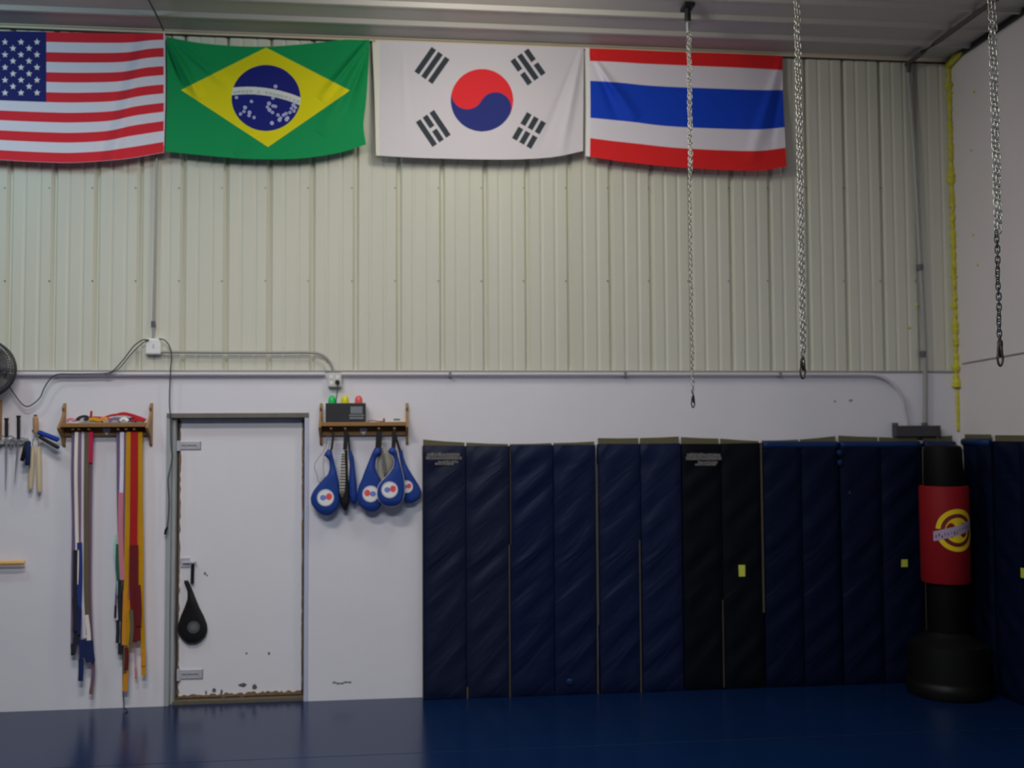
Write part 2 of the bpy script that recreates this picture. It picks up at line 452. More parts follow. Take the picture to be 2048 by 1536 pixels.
# left vertical conduit, junction box, branch
pl = pipe('conduit', [(313, 303), (311, 450), (308, 600), (306, 676)], -.025, .009, m_conduit, 'thin vertical conduit between the striped flag and the white junction box', sm=False, group='conduits')
q = at(306.5, 648, -.025); g = G(); g.tube([q - [0, 0, .02], q + [0, 0, .02]], .015, 10); g.build('coupling', MATS['coupling'], pl, smooth=True)
g = G(); a = at(290, 709, -.05); b2 = at(322, 677, -.05)
g.box(a[0], b2[0], -.055, 0, a[2], b2[2])
jb = g.build('junction_box', M('white_plastic', A(185, 184, 200, 165, .85), .4), bevel=.012, seg=3, label='white square junction box on the cream wall above the door', cat='junction box')
g = G(); q = at(307, 692, -.056); g.box(q[0] - .006, q[0] + .006, -.058, -.05, q[2] - .014, q[2] + .014); g.build('cover_screw', M('offwhite', A(150, 150, 160), .5), jb)
pipe('conduit', [(322, 704), (450, 705), (560, 705), (620, 705), (645, 710), (660, 725), (668, 748)], -.045, .0095, m_conduit, 'conduit branch from the white junction box curving down to the outlet', n=6, group='conduits')
g = G(); a = at(655, 774, -.05); b2 = at(683, 746, -.05)
g.box(a[0], b2[0], -.06, 0, a[2], b2[2])
ob = g.build('outlet_box', M('grey_box', A(160, 160, 158, 165, .75), .45), bevel=.006, label='grey outlet box on the ledge above the coat-rack shelf with the timer', cat='outlet')
for dx, dz in ((-.022, .02), (.022, .02), (-.022, -.022)):
    g = G(); c = at(669, 760, -.06); g.box(c[0] + dx - .012, c[0] + dx + .012, -.063, -.058, c[2] + dz - .012, c[2] + dz + .012); g.build('socket', M('socket_white', A(180, 180, 178), .4), ob, bevel=.002)
g = G(); c = at(675, 764, -.06); g.box(c[0] - .014, c[0] + .014, -.085, -.055, c[2] - .014, c[2] + .012); plug = g.build('plug', m_dark, ob, bevel=.003)
m_cable = M('grey_cable', (.055, .06, .06), .6)
pipe('power_cord', [(675, 768, -.085), (675, 780, -.095), (673, 795, -.10), (672, 803, -.10), (670, 812, -.055), (668, 830, -.045)], -.09, .0035, m_cable, 'thin cord from the outlet box down to the black timer', 'cord')
pipe('cable', [(297, 680), (285, 680), (268, 692), (250, 715), (235, 733), (222, 744), (205, 747), (150, 748), (120, 748), (108, 752), (97, 762), (88, 777), (80, 795), (66, 808), (54, 813), (43, 807), (30, 790), (18, 772)], -.062, .0042, m_cable, 'grey cable draped from the junction box along the ledge to the fan', 'cable', group='loose cables')
pipe('cable', [(210, 748.5), (226, 744), (240, 735), (254, 718), (272, 698), (288, 684), (298, 679)], -.068, .0035, m_cable, 'second strand of cable beside the first, left of the junction box', 'cable', group='loose cables')
hc = pipe('cable', [(318, 677, -.06), (330, 681, -.06), (339, 693, -.06), (343, 712, -.06), (341, 742, -.06), (339, 800, -.06), (341, 840, -.05), (342, 890, -.05), (345, 912, -.05), (341, 935, -.05), (336, 960, -.05), (338, 1000, -.05), (336, 1040, -.05), (333, 1058, -.05)], -.06, .0042, m_cable, 'grey cable hanging from the junction box down the left door jamb', 'cable', group='loose cables')
g = G(); g.tube([at(335, 1054, -.05), at(332, 1060, -.05), at(330, 1069, -.05)], .010, 8, scale=[.7, 1, .8]); g.build('plug', m_dark, hc, smooth=True)
g = G(); P = [atz(px, py, H - .035) for px, py in ((286, -25), (300, 5), (316, 36), (327, 60))]; g.tube(smooth_path(P, 4), .006, 8)
g.build('cable', M('ceiling_cable', (.05, .045, .04), .6), smooth=True, label='dark wire crossing the ceiling above the two left flags', cat='cable', group='loose cables')
g = G(); P = [atx(px, py, XR - .012) for px, py in ((1924, 727), (1980, 717), (2060, 703))]; g.tube(P, .0035, 6)
g.build('cable', M('wall_wire', A(110, 100, 105), .6), smooth=True, label='thin wire across the right wall beside the yellow foam', cat='cable', group='loose cables')
# yellow foam in the corner
random.seed(11)
g = G(); P = []; S = []
z = at(1920, 775, 0)[2]; z1 = H - .05; n = 150
for i in range(n + 1):
    t = i / n; P.append((XR - .012 + random.uniform(-.006, .004), -.012 + random.uniform(-.006, .006), z + (z1 - z) * t)); S.append(.7 + 1.1 * random.random() ** 2 + (.9 if i in (8, 9, 10, 96, 97, 98, 140, 141, 70) else 0) + (.9 if i < 4 else 0))
g.tube(P, .0165, 9, scale=S)
z0 = at(1920, 862, 0)[2]
P = [(XR - .008 + random.uniform(-.003, .003), -.008, z0 + (z - z0) * i / 20) for i in range(21)]
g.tube(P, .012, 8, scale=[.6 + .6 * random.random() for _ in range(21)])
g.tube([(XR - .02, -.02, H - .05), (XR - .03, -.12, H - .03), (XR - .02, -.24, H - .025)], .03, 9, scale=[1, .9, .3])
fo = g.build('foam_sealant', M('yellow_foam', A(122, 117, 42, 118, .66), .9, .1, noise=.35, nscale=30), smooth='all', label='bumpy yellow expanding foam filling the right corner', cat='foam')
g = G()
for px, py in ((1948, 184), (1942, 300), (1946, 470), (1955, 530)):
    c = atx(px, py, XR - .004)
    g.loft([(c[0], c[1], c[2] + dz, rr * .4, rr) for dz, rr in ((-.012, .001), (-.006, .010), (.004, .011), (.012, .002))], 8)
for px, py in ((1818, 655), (1834, 610)):
    c = at(px, py, -.004); g.loft([(c[0], c[1], c[2] + dz, rr, rr * .4) for dz, rr in ((-.012, .001), (-.006, .010), (.004, .011), (.012, .002))], 8)
g.build('foam_splatter', M('foam_drop', A(135, 128, 60, 118, .6), .85), fo, smooth='all')['kind'] = 'stuff'

# ================================================================== FLAGS
DOFF = -.050
def coons(top, bot, left, right, nu, nv):
    s = np.linspace(0, 1, nu)[None, :]; t = np.linspace(0, 1, nv)[:, None]
    def cur(pts, q):
        pts = np.array(pts, float); d = np.r_[0, np.cumsum(np.hypot(*np.diff(pts, axis=0).T))]; d /= d[-1]
        # smooth by dense catmull
        sp = np.array(smooth_path([(*p, 0) for p in pts], 12))[:, :2]
        d = np.r_[0, np.cumsum(np.hypot(*np.diff(sp, axis=0).T))]; d /= d[-1]
        return np.interp(q, d, sp[:, 0]), np.interp(q, d, sp[:, 1])
    tx, ty = cur(top, s); bx_, by = cur(bot, s); lx, ly = cur(left, t); rx, ry = cur(right, t)
    X = (1 - t) * tx + t * bx_ + (1 - s) * lx + s * rx - ((1 - t) * (1 - s) * top[0][0] + (1 - t) * s * top[-1][0] + t * (1 - s) * bot[0][0] + t * s * bot[-1][0])
    Y = (1 - t) * ty + t * by + (1 - s) * ly + s * ry - ((1 - t) * (1 - s) * top[0][1] + (1 - t) * s * top[-1][1] + t * (1 - s) * bot[0][1] + t * s * bot[-1][1])
    return X, Y, s + 0 * t, t + 0 * s
def ridge(X, Y, x0, y0, x1, y1, wd, amp):
    """soft fold from (x0,y0) fading out at (x1,y1)"""
    dx, dy = x1 - x0, y1 - y0; L = math.hypot(dx, dy); ux, uy = dx / L, dy / L
    a = (X - x0) * ux + (Y - y0) * uy; b_ = -(X - x0) * uy + (Y - y0) * ux
    wdd = wd * (.5 + .8 * np.clip(a / L, 0, 1))
    f = np.clip(a / L, 0, 1); env = np.where((a > 0) & (a < L), np.sin(np.pi * np.clip(f, 0, 1)) ** .6, 0)
    return amp * env * np.exp(-(b_ / wdd) ** 2)
def flag(name, X, Y, dye, depth, label, header=None, words=None):
    nv, nu = X.shape
    yy = DOFF - depth
    # the cloth is hung at the eave: keep it just under the ceiling
    W = uvmap(X, Y, yy.ravel())
    W[:, 2] = np.minimum(W[:, 2], H - .030 - .02 * (Y.ravel() - Y.min()) / 240)
    me = bpy.data.meshes.new(name)
    lo = W.min(0); org = np.array([W[:, 0].mean(), DOFF, lo[2]])
    idx = np.arange(nu * nv).reshape(nv, nu)
    q = np.stack([idx[:-1, :-1], idx[1:, :-1], idx[1:, 1:], idx[:-1, 1:]], -1).reshape(-1, 4)
    me.vertices.add(nu * nv); me.vertices.foreach_set('co', (W - org).ravel())
    me.loops.add(q.size); me.loops.foreach_set('vertex_index', q.ravel().astype(np.int32))
    me.polygons.add(len(q)); me.polygons.foreach_set('loop_start', (np.arange(len(q)) * 4).astype(np.int32)); me.polygons.foreach_set('loop_total', np.full(len(q), 4, np.int32))
    me.update(calc_edges=True)
    me.polygons.foreach_set('use_smooth', np.ones(len(q), bool))
    ca = me.color_attributes.new('dye', 'FLOAT_COLOR', 'POINT')
    c = np.ones((nu * nv, 4)); c[:, :3] = dye.reshape(-1, 3); ca.data.foreach_set('color', c.ravel())
    me.materials.append(MC(name + '_cloth')); me.validate()
    o = bpy.data.objects.new(name, me); COL.objects.link(o); o.location = org.tolist(); ORG[o] = org
    return tag(o, label, 'flag', 'flags hung in a row under the ceiling')
WH = np.array(A(170, 168, 180, 165, .80)); RD = np.array(A(168, 34, 44, 165, .80)); 
def fill(shape, col): return np.broadcast_to(np.array(col), shape + (3,)).copy()
m_grom = M('brass_grommet', (.6, .55, .4), .35, .5, .8)
def grommet(parent, px, py):
    c = at(px, py, DOFF - .006); g = G()
    g.tube([(c[0] + .007 * math.cos(t * PI / 5), c[1], c[2] + .007 * math.sin(t * PI / 5)) for t in range(10)], .0028, 6, closed=True, hint=(0, -1, 0))
    g.build('grommet', m_grom, parent, smooth='all')

# --- stars and stripes (its left part runs out of the frame)
X, Y, S, T = coons([(-100, 60), (60, 63), (200, 66), (330, 67)], [(-100, 312), (0, 320), (100, 325), (160, 325), (250, 318), (328, 305)],
                   [(-100, 60), (-101, 190), (-100, 312)], [(330, 67), (331, 190), (328, 305)], 520, 320)
lift = 1 / (1 + np.exp(-(S - (.90 - .14 * T)) * 34)); Y = Y - 8.5 * lift * np.clip(T * 9, 0, 1) * np.clip((1 - T) * 5, 0, 1)
d = .022 * np.exp(-((S - (.92 - .16 * T)) / .035) ** 2) * np.clip(T * 6, 0, 1) - .014 * np.exp(-((S - (.86 - .17 * T)) / .03) ** 2) + .004 * np.sin(S * 9 + T * 2)
d += .055 * T ** 1.5
dye = fill(X.shape, WH); st = np.floor(T * 13).astype(int); dye[st % 2 == 0] = RD
dye[X > 327.5] = WH
cant = (X < 92.5) & (T < 7 / 13); dye[cant] = A(24, 26, 74, 150)
for r in range(9):
    for k in range(6 if r % 2 == 0 else 5):
        cx = 74 - 32 * k - (0 if r % 2 == 0 else 16); cy = 84 + 12.7 * r
        dx, dy = X - cx, Y - cy; rr = np.hypot(dx, dy); th = np.arctan2(dx, -dy)
        a5 = np.abs((th + np.pi / 5) % (2 * np.pi / 5) - np.pi / 5)
        R1, R2 = 7.0, 3.0
        # star edge between tip (angle 0) and notch (angle 36 deg)
        x1_, y1_ = R1, 0.; x2_, y2_ = R2 * math.cos(PI / 5), R2 * math.sin(PI / 5)
        den = (y2_ - y1_) * np.cos(a5) - (x2_ - x1_) * np.sin(a5)
        edge = ((y2_ - y1_) * x1_ - (x2_ - x1_) * y1_) / den
        dye[cant & (rr < edge)] = np.array(A(190, 190, 180, 150, .8))
f1 = flag('american_flag', X, Y, dye, d, 'red and white striped flag with white stars on blue, leftmost of the row')
grommet(f1, 327, 303)
# --- green flag with yellow rhombus
X, Y, S, T = coons([(333, 74), (400, 86), (470, 92), (540, 93), (620, 87), (690, 79), (740, 76)], [(331, 303), (420, 312), (500, 318), (600, 317), (680, 305), (732, 289)],
                   [(333, 74), (334, 190), (331, 303)], [(740, 76), (736, 150), (732, 205), (727, 250), (732, 289)], 560, 330)
d = ridge(X, Y, 335, 76, 400, 200, 7, .040) + ridge(X, Y, 338, 74, 460, 175, 8, .022) - ridge(X, Y, 334, 90, 375, 190, 6, .020)
d += ridge(X, Y, 738, 78, 640, 200, 7, .036) - ridge(X, Y, 737, 95, 690, 230, 8, .020) + ridge(X, Y, 735, 100, 640, 270, 12, .024) + ridge(X, Y, 470, 310, 540, 240, 16, .018)
d += .055 * T ** 1.5 + .003 * np.sin(S * 14 + T * 5)
dye = fill(X.shape, A(14, 116, 66, 172, .82))
def inpoly(X, Y, pts):
    ins = np.ones(X.shape, bool)
    for i in range(len(pts)):
        (x0, y0), (x1_, y1_) = pts[i], pts[(i + 1) % len(pts)]
        ins &= ((x1_ - x0) * (Y - y0) - (y1_ - y0) * (X - x0)) > 0
    return ins
rh = inpoly(X, Y, [(532, 95), (700, 181), (536, 294), (362, 180)])
dye[rh] = A(176, 168, 16, 168, .80)
disc = ((X - 532) / 69) ** 2 + ((Y - 196) / 66) ** 2 < 1
dye[disc] = A(20, 26, 96, 170, .80)
# band: arc of a large circle through (463,176) (535,178) (601,196)
def circ(p1, p2, p3):
    ax, ay = p1; bx_, by = p2; cx, cy = p3
    D = 2 * (ax * (by - cy) + bx_ * (cy - ay) + cx * (ay - by))
    ux = ((ax * ax + ay * ay) * (by - cy) + (bx_ * bx_ + by * by) * (cy - ay) + (cx * cx + cy * cy) * (ay - by)) / D
    uy = ((ax * ax + ay * ay) * (cx - bx_) + (bx_ * bx_ + by * by) * (ax - cx) + (cx * cx + cy * cy) * (bx_ - ax)) / D
    return ux, uy, math.hypot(ax - ux, ay - uy)
bcx, bcy, bR = circ((463, 183), (535, 184), (601, 203))
rb = np.hypot(X - bcx, Y - bcy)
dye[disc & (np.abs(rb - bR) < 7.5)] = A(170, 172, 172, 168, .8)
stars = [(551, 173), (473, 195), (503, 203), (490, 215), (488, 223), (481, 228), (499, 225), (498, 231), (508, 235), (538, 207), (546, 212), (535, 214), (539, 220), (545, 225), (551, 213), (544, 246), (556, 230), (561, 236), (559, 240), (567, 230), (572, 227), (575, 236), (580, 225), (583, 217), (587, 210), (591, 215), (588, 222), (573, 239), (546, 196)]
for i, (cx, cy) in enumerate(stars):
    rr = np.hypot(X - cx, Y - cy); dye[disc & (rr < (3.1 if i % 3 else 3.7)) & (rr > 1.0)] = A(150, 152, 185, 168, .8)
f2 = flag('brazilian_flag', X, Y, dye, d, 'green flag with a yellow rhombus and a starred dark blue disc')
# motto on the white band
def glyphs(g, text, size, place, y):
    """flat letters as geometry; place(k, n) -> (x, z, angle)"""
    for k, ch in enumerate(text):
        if ch == ' ': continue
        cu = bpy.data.curves.new('t', 'FONT'); cu.body = ch; cu.size = size; cu.align_x = 'CENTER'; cu.extrude = 0
        ob_ = bpy.data.objects.new('t', cu); me = ob_.to_mesh()
        x, z, a = place(k, len(text))
        V = [(x + v.co.x * math.cos(a) - v.co.y * math.sin(a), y, z + v.co.x * math.sin(a) + v.co.y * math.cos(a)) for v in me.vertices]
        F = [tuple(p.vertices) for p in me.polygons]
        if F: g.add(V, F)
        ob_.to_mesh_clear(); bpy.data.objects.remove(ob_); bpy.data.curves.remove(cu)
fl_y = DOFF - .021
def place(k, n):
    px = 471 + (595 - 471) * k / (n - 1); py = bcy - math.sqrt((bR - 4.6) ** 2 - (px - bcx) ** 2)
    c = at(px, py, fl_y); return c[0], c[2], -math.asin((px - bcx) / bR)
for i0, word in ((0, 'ORDEM'), (6, 'E'), (8, 'PROGRESSO')):
    g = G(); glyphs(g, word, .028, lambda k, n, i0=i0: place(k + i0, 17), fl_y)
    g.build('motto_word', M('motto_green', A(112, 142, 128, 168, .8), .7), f2, recalc=False, label='small green capitals on the white band')
# --- white flag with red and blue disc
X, Y, S, T = coons([(744, 75), (850, 79), (1000, 83), (1168, 90)], [(752, 311), (850, 316), (1000, 319), (1100, 315), (1168, 302)],
                   [(744, 75), (749, 190), (752, 311)], [(1168, 90), (1167, 190), (1166, 302)], 620, 340)
d = ridge(X, Y, 1164, 95, 1120, 315, 9, .022) - ridge(X, Y, 1158, 100, 1080, 300, 8, .012) + ridge(X, Y, 805, 100, 815, 300, 8, .006) + .060 * T ** 1.5 + .005 * T * np.sin(S * 13)
dye = fill(X.shape, A(166, 162, 168, 165, .76))
dye[X < 759 + 0 * X] = A(170, 168, 160, 165, .80)
cx, cy, R_ = 964, 200.5, 62.5
disc = np.hypot(X - cx, Y - cy) < R_
a1 = (934.5, 187); a2 = (991, 216)
ax = (a2[0] - a1[0], a2[1] - a1[1]); side = ax[0] * (Y - cy) - ax[1] * (X - cx)
red = (side < 0) | (np.hypot(X - a1[0], Y - a1[1]) < 31.5); red &= ~(np.hypot(X - a2[0], Y - a2[1]) < 31.5)
dye[disc & red] = A(178, 36, 42, 165, .80); dye[disc & ~red] = A(32, 40, 96, 165, .80)
for tx, ty, dx, dy, pat in ((864, 131, 155, -220, (1, 1, 1)), (1056, 134, 170, 240, (0, 1, 0)), (866.5, 257, 155, 230, (1, 0, 1)), (1058, 261, -150, 260, (0, 0, 0))):
    L = math.hypot(dx, dy); ux, uy = dx / L, dy / L
    if uy < 0: ux, uy = -ux, -uy
    a = (X - tx) * ux + (Y - ty) * uy; b_ = (X - tx) * uy - (Y - ty) * ux      # b_ grows to the right
    for k in range(3):
        bar = (np.abs(a) < 30) & (np.abs(b_ - (k - 1) * 16.5) < 5.6)
        if not pat[k]: bar &= np.abs(a) > 3.6
        dye[bar] = A(42, 48, 54, 165, .8)
f3 = flag('korean_flag', X, Y, dye, d, 'white flag with a red and blue disc and four black bar emblems')
grommet(f3, 753, 307); grommet(f3, 748, 82)
# --- red white blue white red flag
X, Y, S, T = coons([(1170, 92), (1250, 93), (1400, 99), (1500, 104), (1565, 110)], [(1171, 312), (1250, 324), (1350, 334), (1450, 340), (1520, 341), (1573, 333)],
                   [(1170, 92), (1172, 200), (1171, 312)], [(1565, 110), (1566, 190), (1573, 333)], 560, 330)
sag = 10 / (1 + np.exp(-(S - (.16 + .22 * T)) * 22)) - 10 / (1 + np.exp(-(1 - (.16 + .22 * T)) * 22)) * S
Y = Y + .55 * sag * np.sin(np.pi * T)
d = ridge(X, Y, 1182, 112, 1275, 240, 9, .032) - ridge(X, Y, 1180, 100, 1240, 250, 8, .018) + ridge(X, Y, 1562, 115, 1500, 330, 12, .028) - ridge(X, Y, 1565, 150, 1540, 300, 7, .014)
d += .055 * T ** 1.5 + .003 * np.sin(S * 11 + T * 3)
dye = fill(X.shape, A(168, 164, 178, 160, .8)); r1 = A(166, 28, 30, 158, .8)
dye[T < .135] = r1; dye[T > .83] = r1; dye[(T > .315) & (T < .65)] = A(12, 46, 142, 158, .85)
dye[S < .022] = A(175, 172, 182, 160, .8)
f4 = flag('thai_flag', X, Y, dye, d, 'flag of red, white and broad blue stripes, rightmost of the row')
grommet(f4, 1172, 307)

# ================================================================== BLUE WALL MATS
def vinyl(name, base, wr=0.5, rough=.42, spec=.22):
    mt = bpy.data.materials.new(name); mt.use_nodes = True
    nt = mt.node_tree; b = nt.nodes['Principled BSDF']
    b.inputs['Roughness'].default_value = rough; b.inputs['Specular IOR Level'].default_value = spec
    tc = nt.nodes.new('ShaderNodeTexCoord')
    mr = nt.nodes.new('ShaderNodeMapping'); mr.inputs['Rotation'].default_value = (0, .75, 0)
    mp = nt.nodes.new('ShaderNodeMapping'); mp.inputs['Scale'].default_value = (.7, 1, 3.4)
    nt.links.new(tc.outputs['Object'], mr.inputs[0]); nt.links.new(mr.outputs[0], mp.inputs[0])
    n = nt.nodes.new('ShaderNodeTexNoise'); n.inputs['Scale'].default_value = 2.2; n.inputs['Detail'].default_value = 4; n.inputs['Distortion'].default_value = .8
    nt.links.new(mp.outputs[0], n.inputs[0])
    bp = nt.nodes.new('ShaderNodeBump'); bp.inputs['Strength'].default_value = wr; bp.inputs['Distance'].default_value = .03
    nt.links.new(n.outputs[0], bp.inputs['Height']); nt.links.new(bp.outputs[0], b.inputs['Normal'])
    n2 = nt.nodes.new('ShaderNodeTexNoise'); n2.inputs['Scale'].default_value = 1.6
    nt.links.new(tc.outputs['Object'], n2.inputs[0])
    mx = nt.nodes.new('ShaderNodeMix'); mx.data_type = 'RGBA'
    mx.inputs[6].default_value = (*[c * .85 for c in base], 1); mx.inputs[7].default_value = (*[c * 1.15 for c in base], 1)
    nt.links.new(n2.outputs[0], mx.inputs[0]); nt.links.new(mx.outputs[2], b.inputs['Base Color'])
    return mt
V_A = vinyl('dusty_navy_vinyl', (.0088, .0145, .045), .6, .5)
V_B = vinyl('navy_vinyl', (.0060, .0125, .050), .65, .5, .18)
V_C = vinyl('near_black_vinyl', (.0036, .0048, .0090), .25, .55, .10)
V_D = vinyl('deep_blue_vinyl', (.0028, .0075, .0270), .5, .5, .10)
V_T = vinyl('lit_top_and_patch_blue', (.006, .030, .120), .3, .45)  # overhead light put into the mat tops' colour; also the real blue patches
m_velcro = M('olive_velcro', A(74, 71, 54, 140, .6), .9, .1, noise=.2, nscale=60)
m_tan = M('tan_binding', A(54, 48, 43, 130, .7), .9, .1, noise=.3, nscale=30)
m_print = M('worn_white_print', A(82, 81, 80, 165, .8), .8, .1, noise=.7, nscale=50)
m_yel = M('yellow_sticker', A(112, 116, 40, 120, .8), .6)
def slab(x0, x1, zb0, zb1, zt0, zt1, yb, yf, bulge=.012, nx=12, nz=70, seed=0):
    """one padded mat panel: flat back at yb, pillowed front around yf, top running from zt0 to zt1"""
    rnd = random.Random(seed); ph = [rnd.uniform(0, 6) for _ in range(6)]
    V = []; F = []
    for j in range(nz + 1):
        t = j / nz
        for i in range(nx + 1):
            s = i / nx
            zb = zb0 + (zb1 - zb0) * s; zt_ = zt0 + (zt1 - zt0) * s
            z = zb + (zt_ - zb) * t; x = x0 + (x1 - x0) * s
            e = min(1, 6 * min(s, 1 - s) + .0) ** .5 * min(1, 22 * min(t, 1 - t)) ** .5
            wv = .0034 * math.sin(x * 26 - z * 24 + ph[0] + 1.5 * math.sin(z * 3.1 + x * 2 + ph[1])) + .0014 * math.sin(x * 30 - z * 38 + ph[2] + math.sin(z * 4))
            V.append((x, yf + .010 * (1 - e) - bulge * e * (math.sin(PI * s) * .7 + .3) + wv * e * 1.3, z))
    n0 = nx + 1
    for j in range(nz):
        for i in range(nx): F.append((j * n0 + i, j * n0 + i + 1, (j + 1) * n0 + i + 1, (j + 1) * n0 + i))
    # sides and back
    rim = [(0, i) for i in range(nx + 1)] + [(j, nx) for j in range(1, nz + 1)] + [(nz, i) for i in range(nx - 1, -1, -1)] + [(j, 0) for j in range(nz - 1, 0, -1)]
    base = len(V); ids = [j * n0 + i for j, i in rim]
    for k in ids: V.append((V[k][0], yb, V[k][2]))
    m_ = len(ids)
    for k in range(m_): F.append((ids[k], base + k, base + (k + 1) % m_, ids[(k + 1) % m_]))
    F.append(tuple(base + k for k in range(m_ - 1, -1, -1)))
    return V, F
MATN = 0
def wallmat(edges, tops, vt, label, mats, label_print=None, topstrip=True, binding=None, sticker=None, lit_top=False, clip=None):
    """edges: pixel x of panel borders at the top; tops: pixel y of the mat's top at each border"""
    global MATN
    X = [at(px, 1100, -.075)[0] for px in edges]
    Zt = [at(px, py, -.075)[2] for px, py in zip(edges, tops)]
    root = thing('folding_mat', ((X[0] + X[-1]) / 2, -.04, 0), label, 'gym mat', 'blue folding mats stood against the walls')
    for k in range(len(edges) - 1):
        MATN += 1
        g = G(); V, F = slab(X[k] + .003, X[k + 1] - .003, .004, .004, Zt[k] - .006, Zt[k + 1] - .006, -.040, -.078, seed=MATN)
        g.add(V, F); g.build('front_panel', mats[k % len(mats)], root, smooth=True, label=None)
    g = G(); V, F = slab(X[0] + .002, X[-1] - .002, .004, .004, Zt[0] - .012, Zt[-1] - .012, -.003, -.036, .002, seed=MATN + 50)
    g.add(V, F); g.build('back_panel', V_D, root, smooth=True)
    if topstrip:
        for k in range(len(edges) - 1):
            g = G(); za, zb = at(edges[k] + 2, vt[k], -.03)[2], at(edges[k + 1] - 2, vt[k + 1], -.03)[2]
            if za - Zt[k] < .004 and zb - Zt[k + 1] < .004: continue
            xa, xb = X[k] + .006, X[k + 1] - .006
            P = [(xa, Zt[k] - .03), (xb, Zt[k + 1] - .03), (xb, zb), ((xa + xb) / 2, (za + zb) / 2 - .002), (xa, za)]
            g.prism(P, -.0395, -.0365); g.build('velcro_strip', m_velcro, root)
    if lit_top:
        g = G(); n = 14; P = []
        for i in range(n + 1):
            s = i / n; x = X[0] + .004 + (X[-1] - X[0] - .008) * s; z = np.interp(s, np.linspace(0, 1, len(Zt)), Zt)
            P.append((x, -.066, z - .022))
        g.sweep(P, [(.024 * math.cos(a), .028 * math.sin(a)) for a in np.linspace(0, 2 * PI, 12, endpoint=False)], hint=(0, 0, 1)); g.build('top_edge', V_T, root, smooth='all', label='top edge coloured brighter blue, as if lit from above')
    if binding is not None:
        for px, y0, y1, wpx in binding:
            g = G(); q0, q1 = at(px, y0, -.080), at(px, y1, -.080); xx = (q0[0] + q1[0]) / 2; w_ = wpx / 277 / 2
            g.box(xx - w_, xx + w_, -.0815, -.070, min(q0[2], q1[2]), max(q0[2], q1[2])); g.build('edge_binding', m_tan, root)
    if label_print:
        g = G(); x0, y0 = label_print; random.seed(int(x0)); Yp = -.0935
        for row, (sx, ex, yy, hh) in enumerate(((8, 72, 0, 8), (6, 74, 7, 7), (30, 68, 15, 6), (24, 60, 20, 5))):
            x = sx
            while x < ex:
                wch = random.uniform(3, 8); c0 = at(x0 + x, y0 + yy + hh, Yp); c1 = at(x0 + x + wch - .8, y0 + yy + random.uniform(0, 2), Yp)
                g.box(c0[0], c1[0], Yp - .0005, Yp + .004, c0[2], c1[2]); x += wch
        g.build('printed_label', m_print, root, label='faded white printing at the top of the mat')
    if sticker:
        x0, x1_, y0, y1_ = sticker; g = G(); c0 = at(x0, y1_, -.095); c1 = at(x1_, y0, -.095)
        g.box(c0[0], c1[0], -.096, -.085, c0[2], c1[2]); g.build('sticker', m_yel, root, label='small yellow sticker')
    if clip:
        for px, py, rr in clip:
            g = G(); c = at(px, py, -.090); g.loft([(c[0], c[1], c[2] + dz, r_ * rr, .008) for dz, r_ in ((-.025, .2), (-.012, .9), (.005, 1), (.02, .5))], 10); g.build('vinyl_patch', V_T, root, smooth='all', label='bright blue patch')
    return root
wallmat([845, 932, 1020], [889, 890, 890], [879, 885, 888], 'dusty navy folding mat with faded white printing, next to the white wall', [V_A], label_print=(846, 905), binding=[(845.5, 893, 1398, 1.5), (935, 1375, 1404, 3)])
wallmat([1020, 1108, 1194], [889, 888, 888], [888, 886, 883], 'wrinkled navy folding mat with a small blue patch near the floor', [V_B], binding=[(1019.5, 1090, 1396, 2.2), (1021, 896, 1090, 1.2)], clip=[(1140, 1363, .03)])
wallmat([1198, 1283, 1365], [886, 886, 885], [876, 876, 873], 'navy folding mat between the notch and the printed black mat', [V_B], binding=[(1281, 1080, 1390, 2.2), (1196, 930, 1250, 1.4), (1196, 1310, 1388, 2.5)])
wallmat([1366, 1445, 1526], [886, 886, 884], [874, 877, 882], 'near black folding mat with faded printing and a yellow sticker', [V_C, V_C], label_print=(1366, 906), binding=[(1525, 885, 1225, 3.0), (1447, 1200, 1375, 1.2)], sticker=(1478, 1490, 1130, 1153))
wallmat([1529, 1606, 1681], [884, 884, 884], [881, 879, 872], 'deep blue folding mat with its top coloured as if lit, left of the mat beside the bag', [V_D], lit_top=True, clip=[(1679, 905, .022), (1680, 925, .02)])
wallmat([1684, 1766, 1846], [884, 884, 884], [871, 874, 876], 'deep blue folding mat with a square yellow sticker, left of the punching bag', [V_D], lit_top=True, sticker=(1803, 1815, 1119, 1134), binding=[(1851, 893, 1262, 3.5), (1699, 977, 988, 2)])
wallmat([1854, 1886, 1917], [884, 884, 884], [872, 872, 871], 'narrow deep blue folding mat in the corner behind the punching bag', [V_D], lit_top=True)
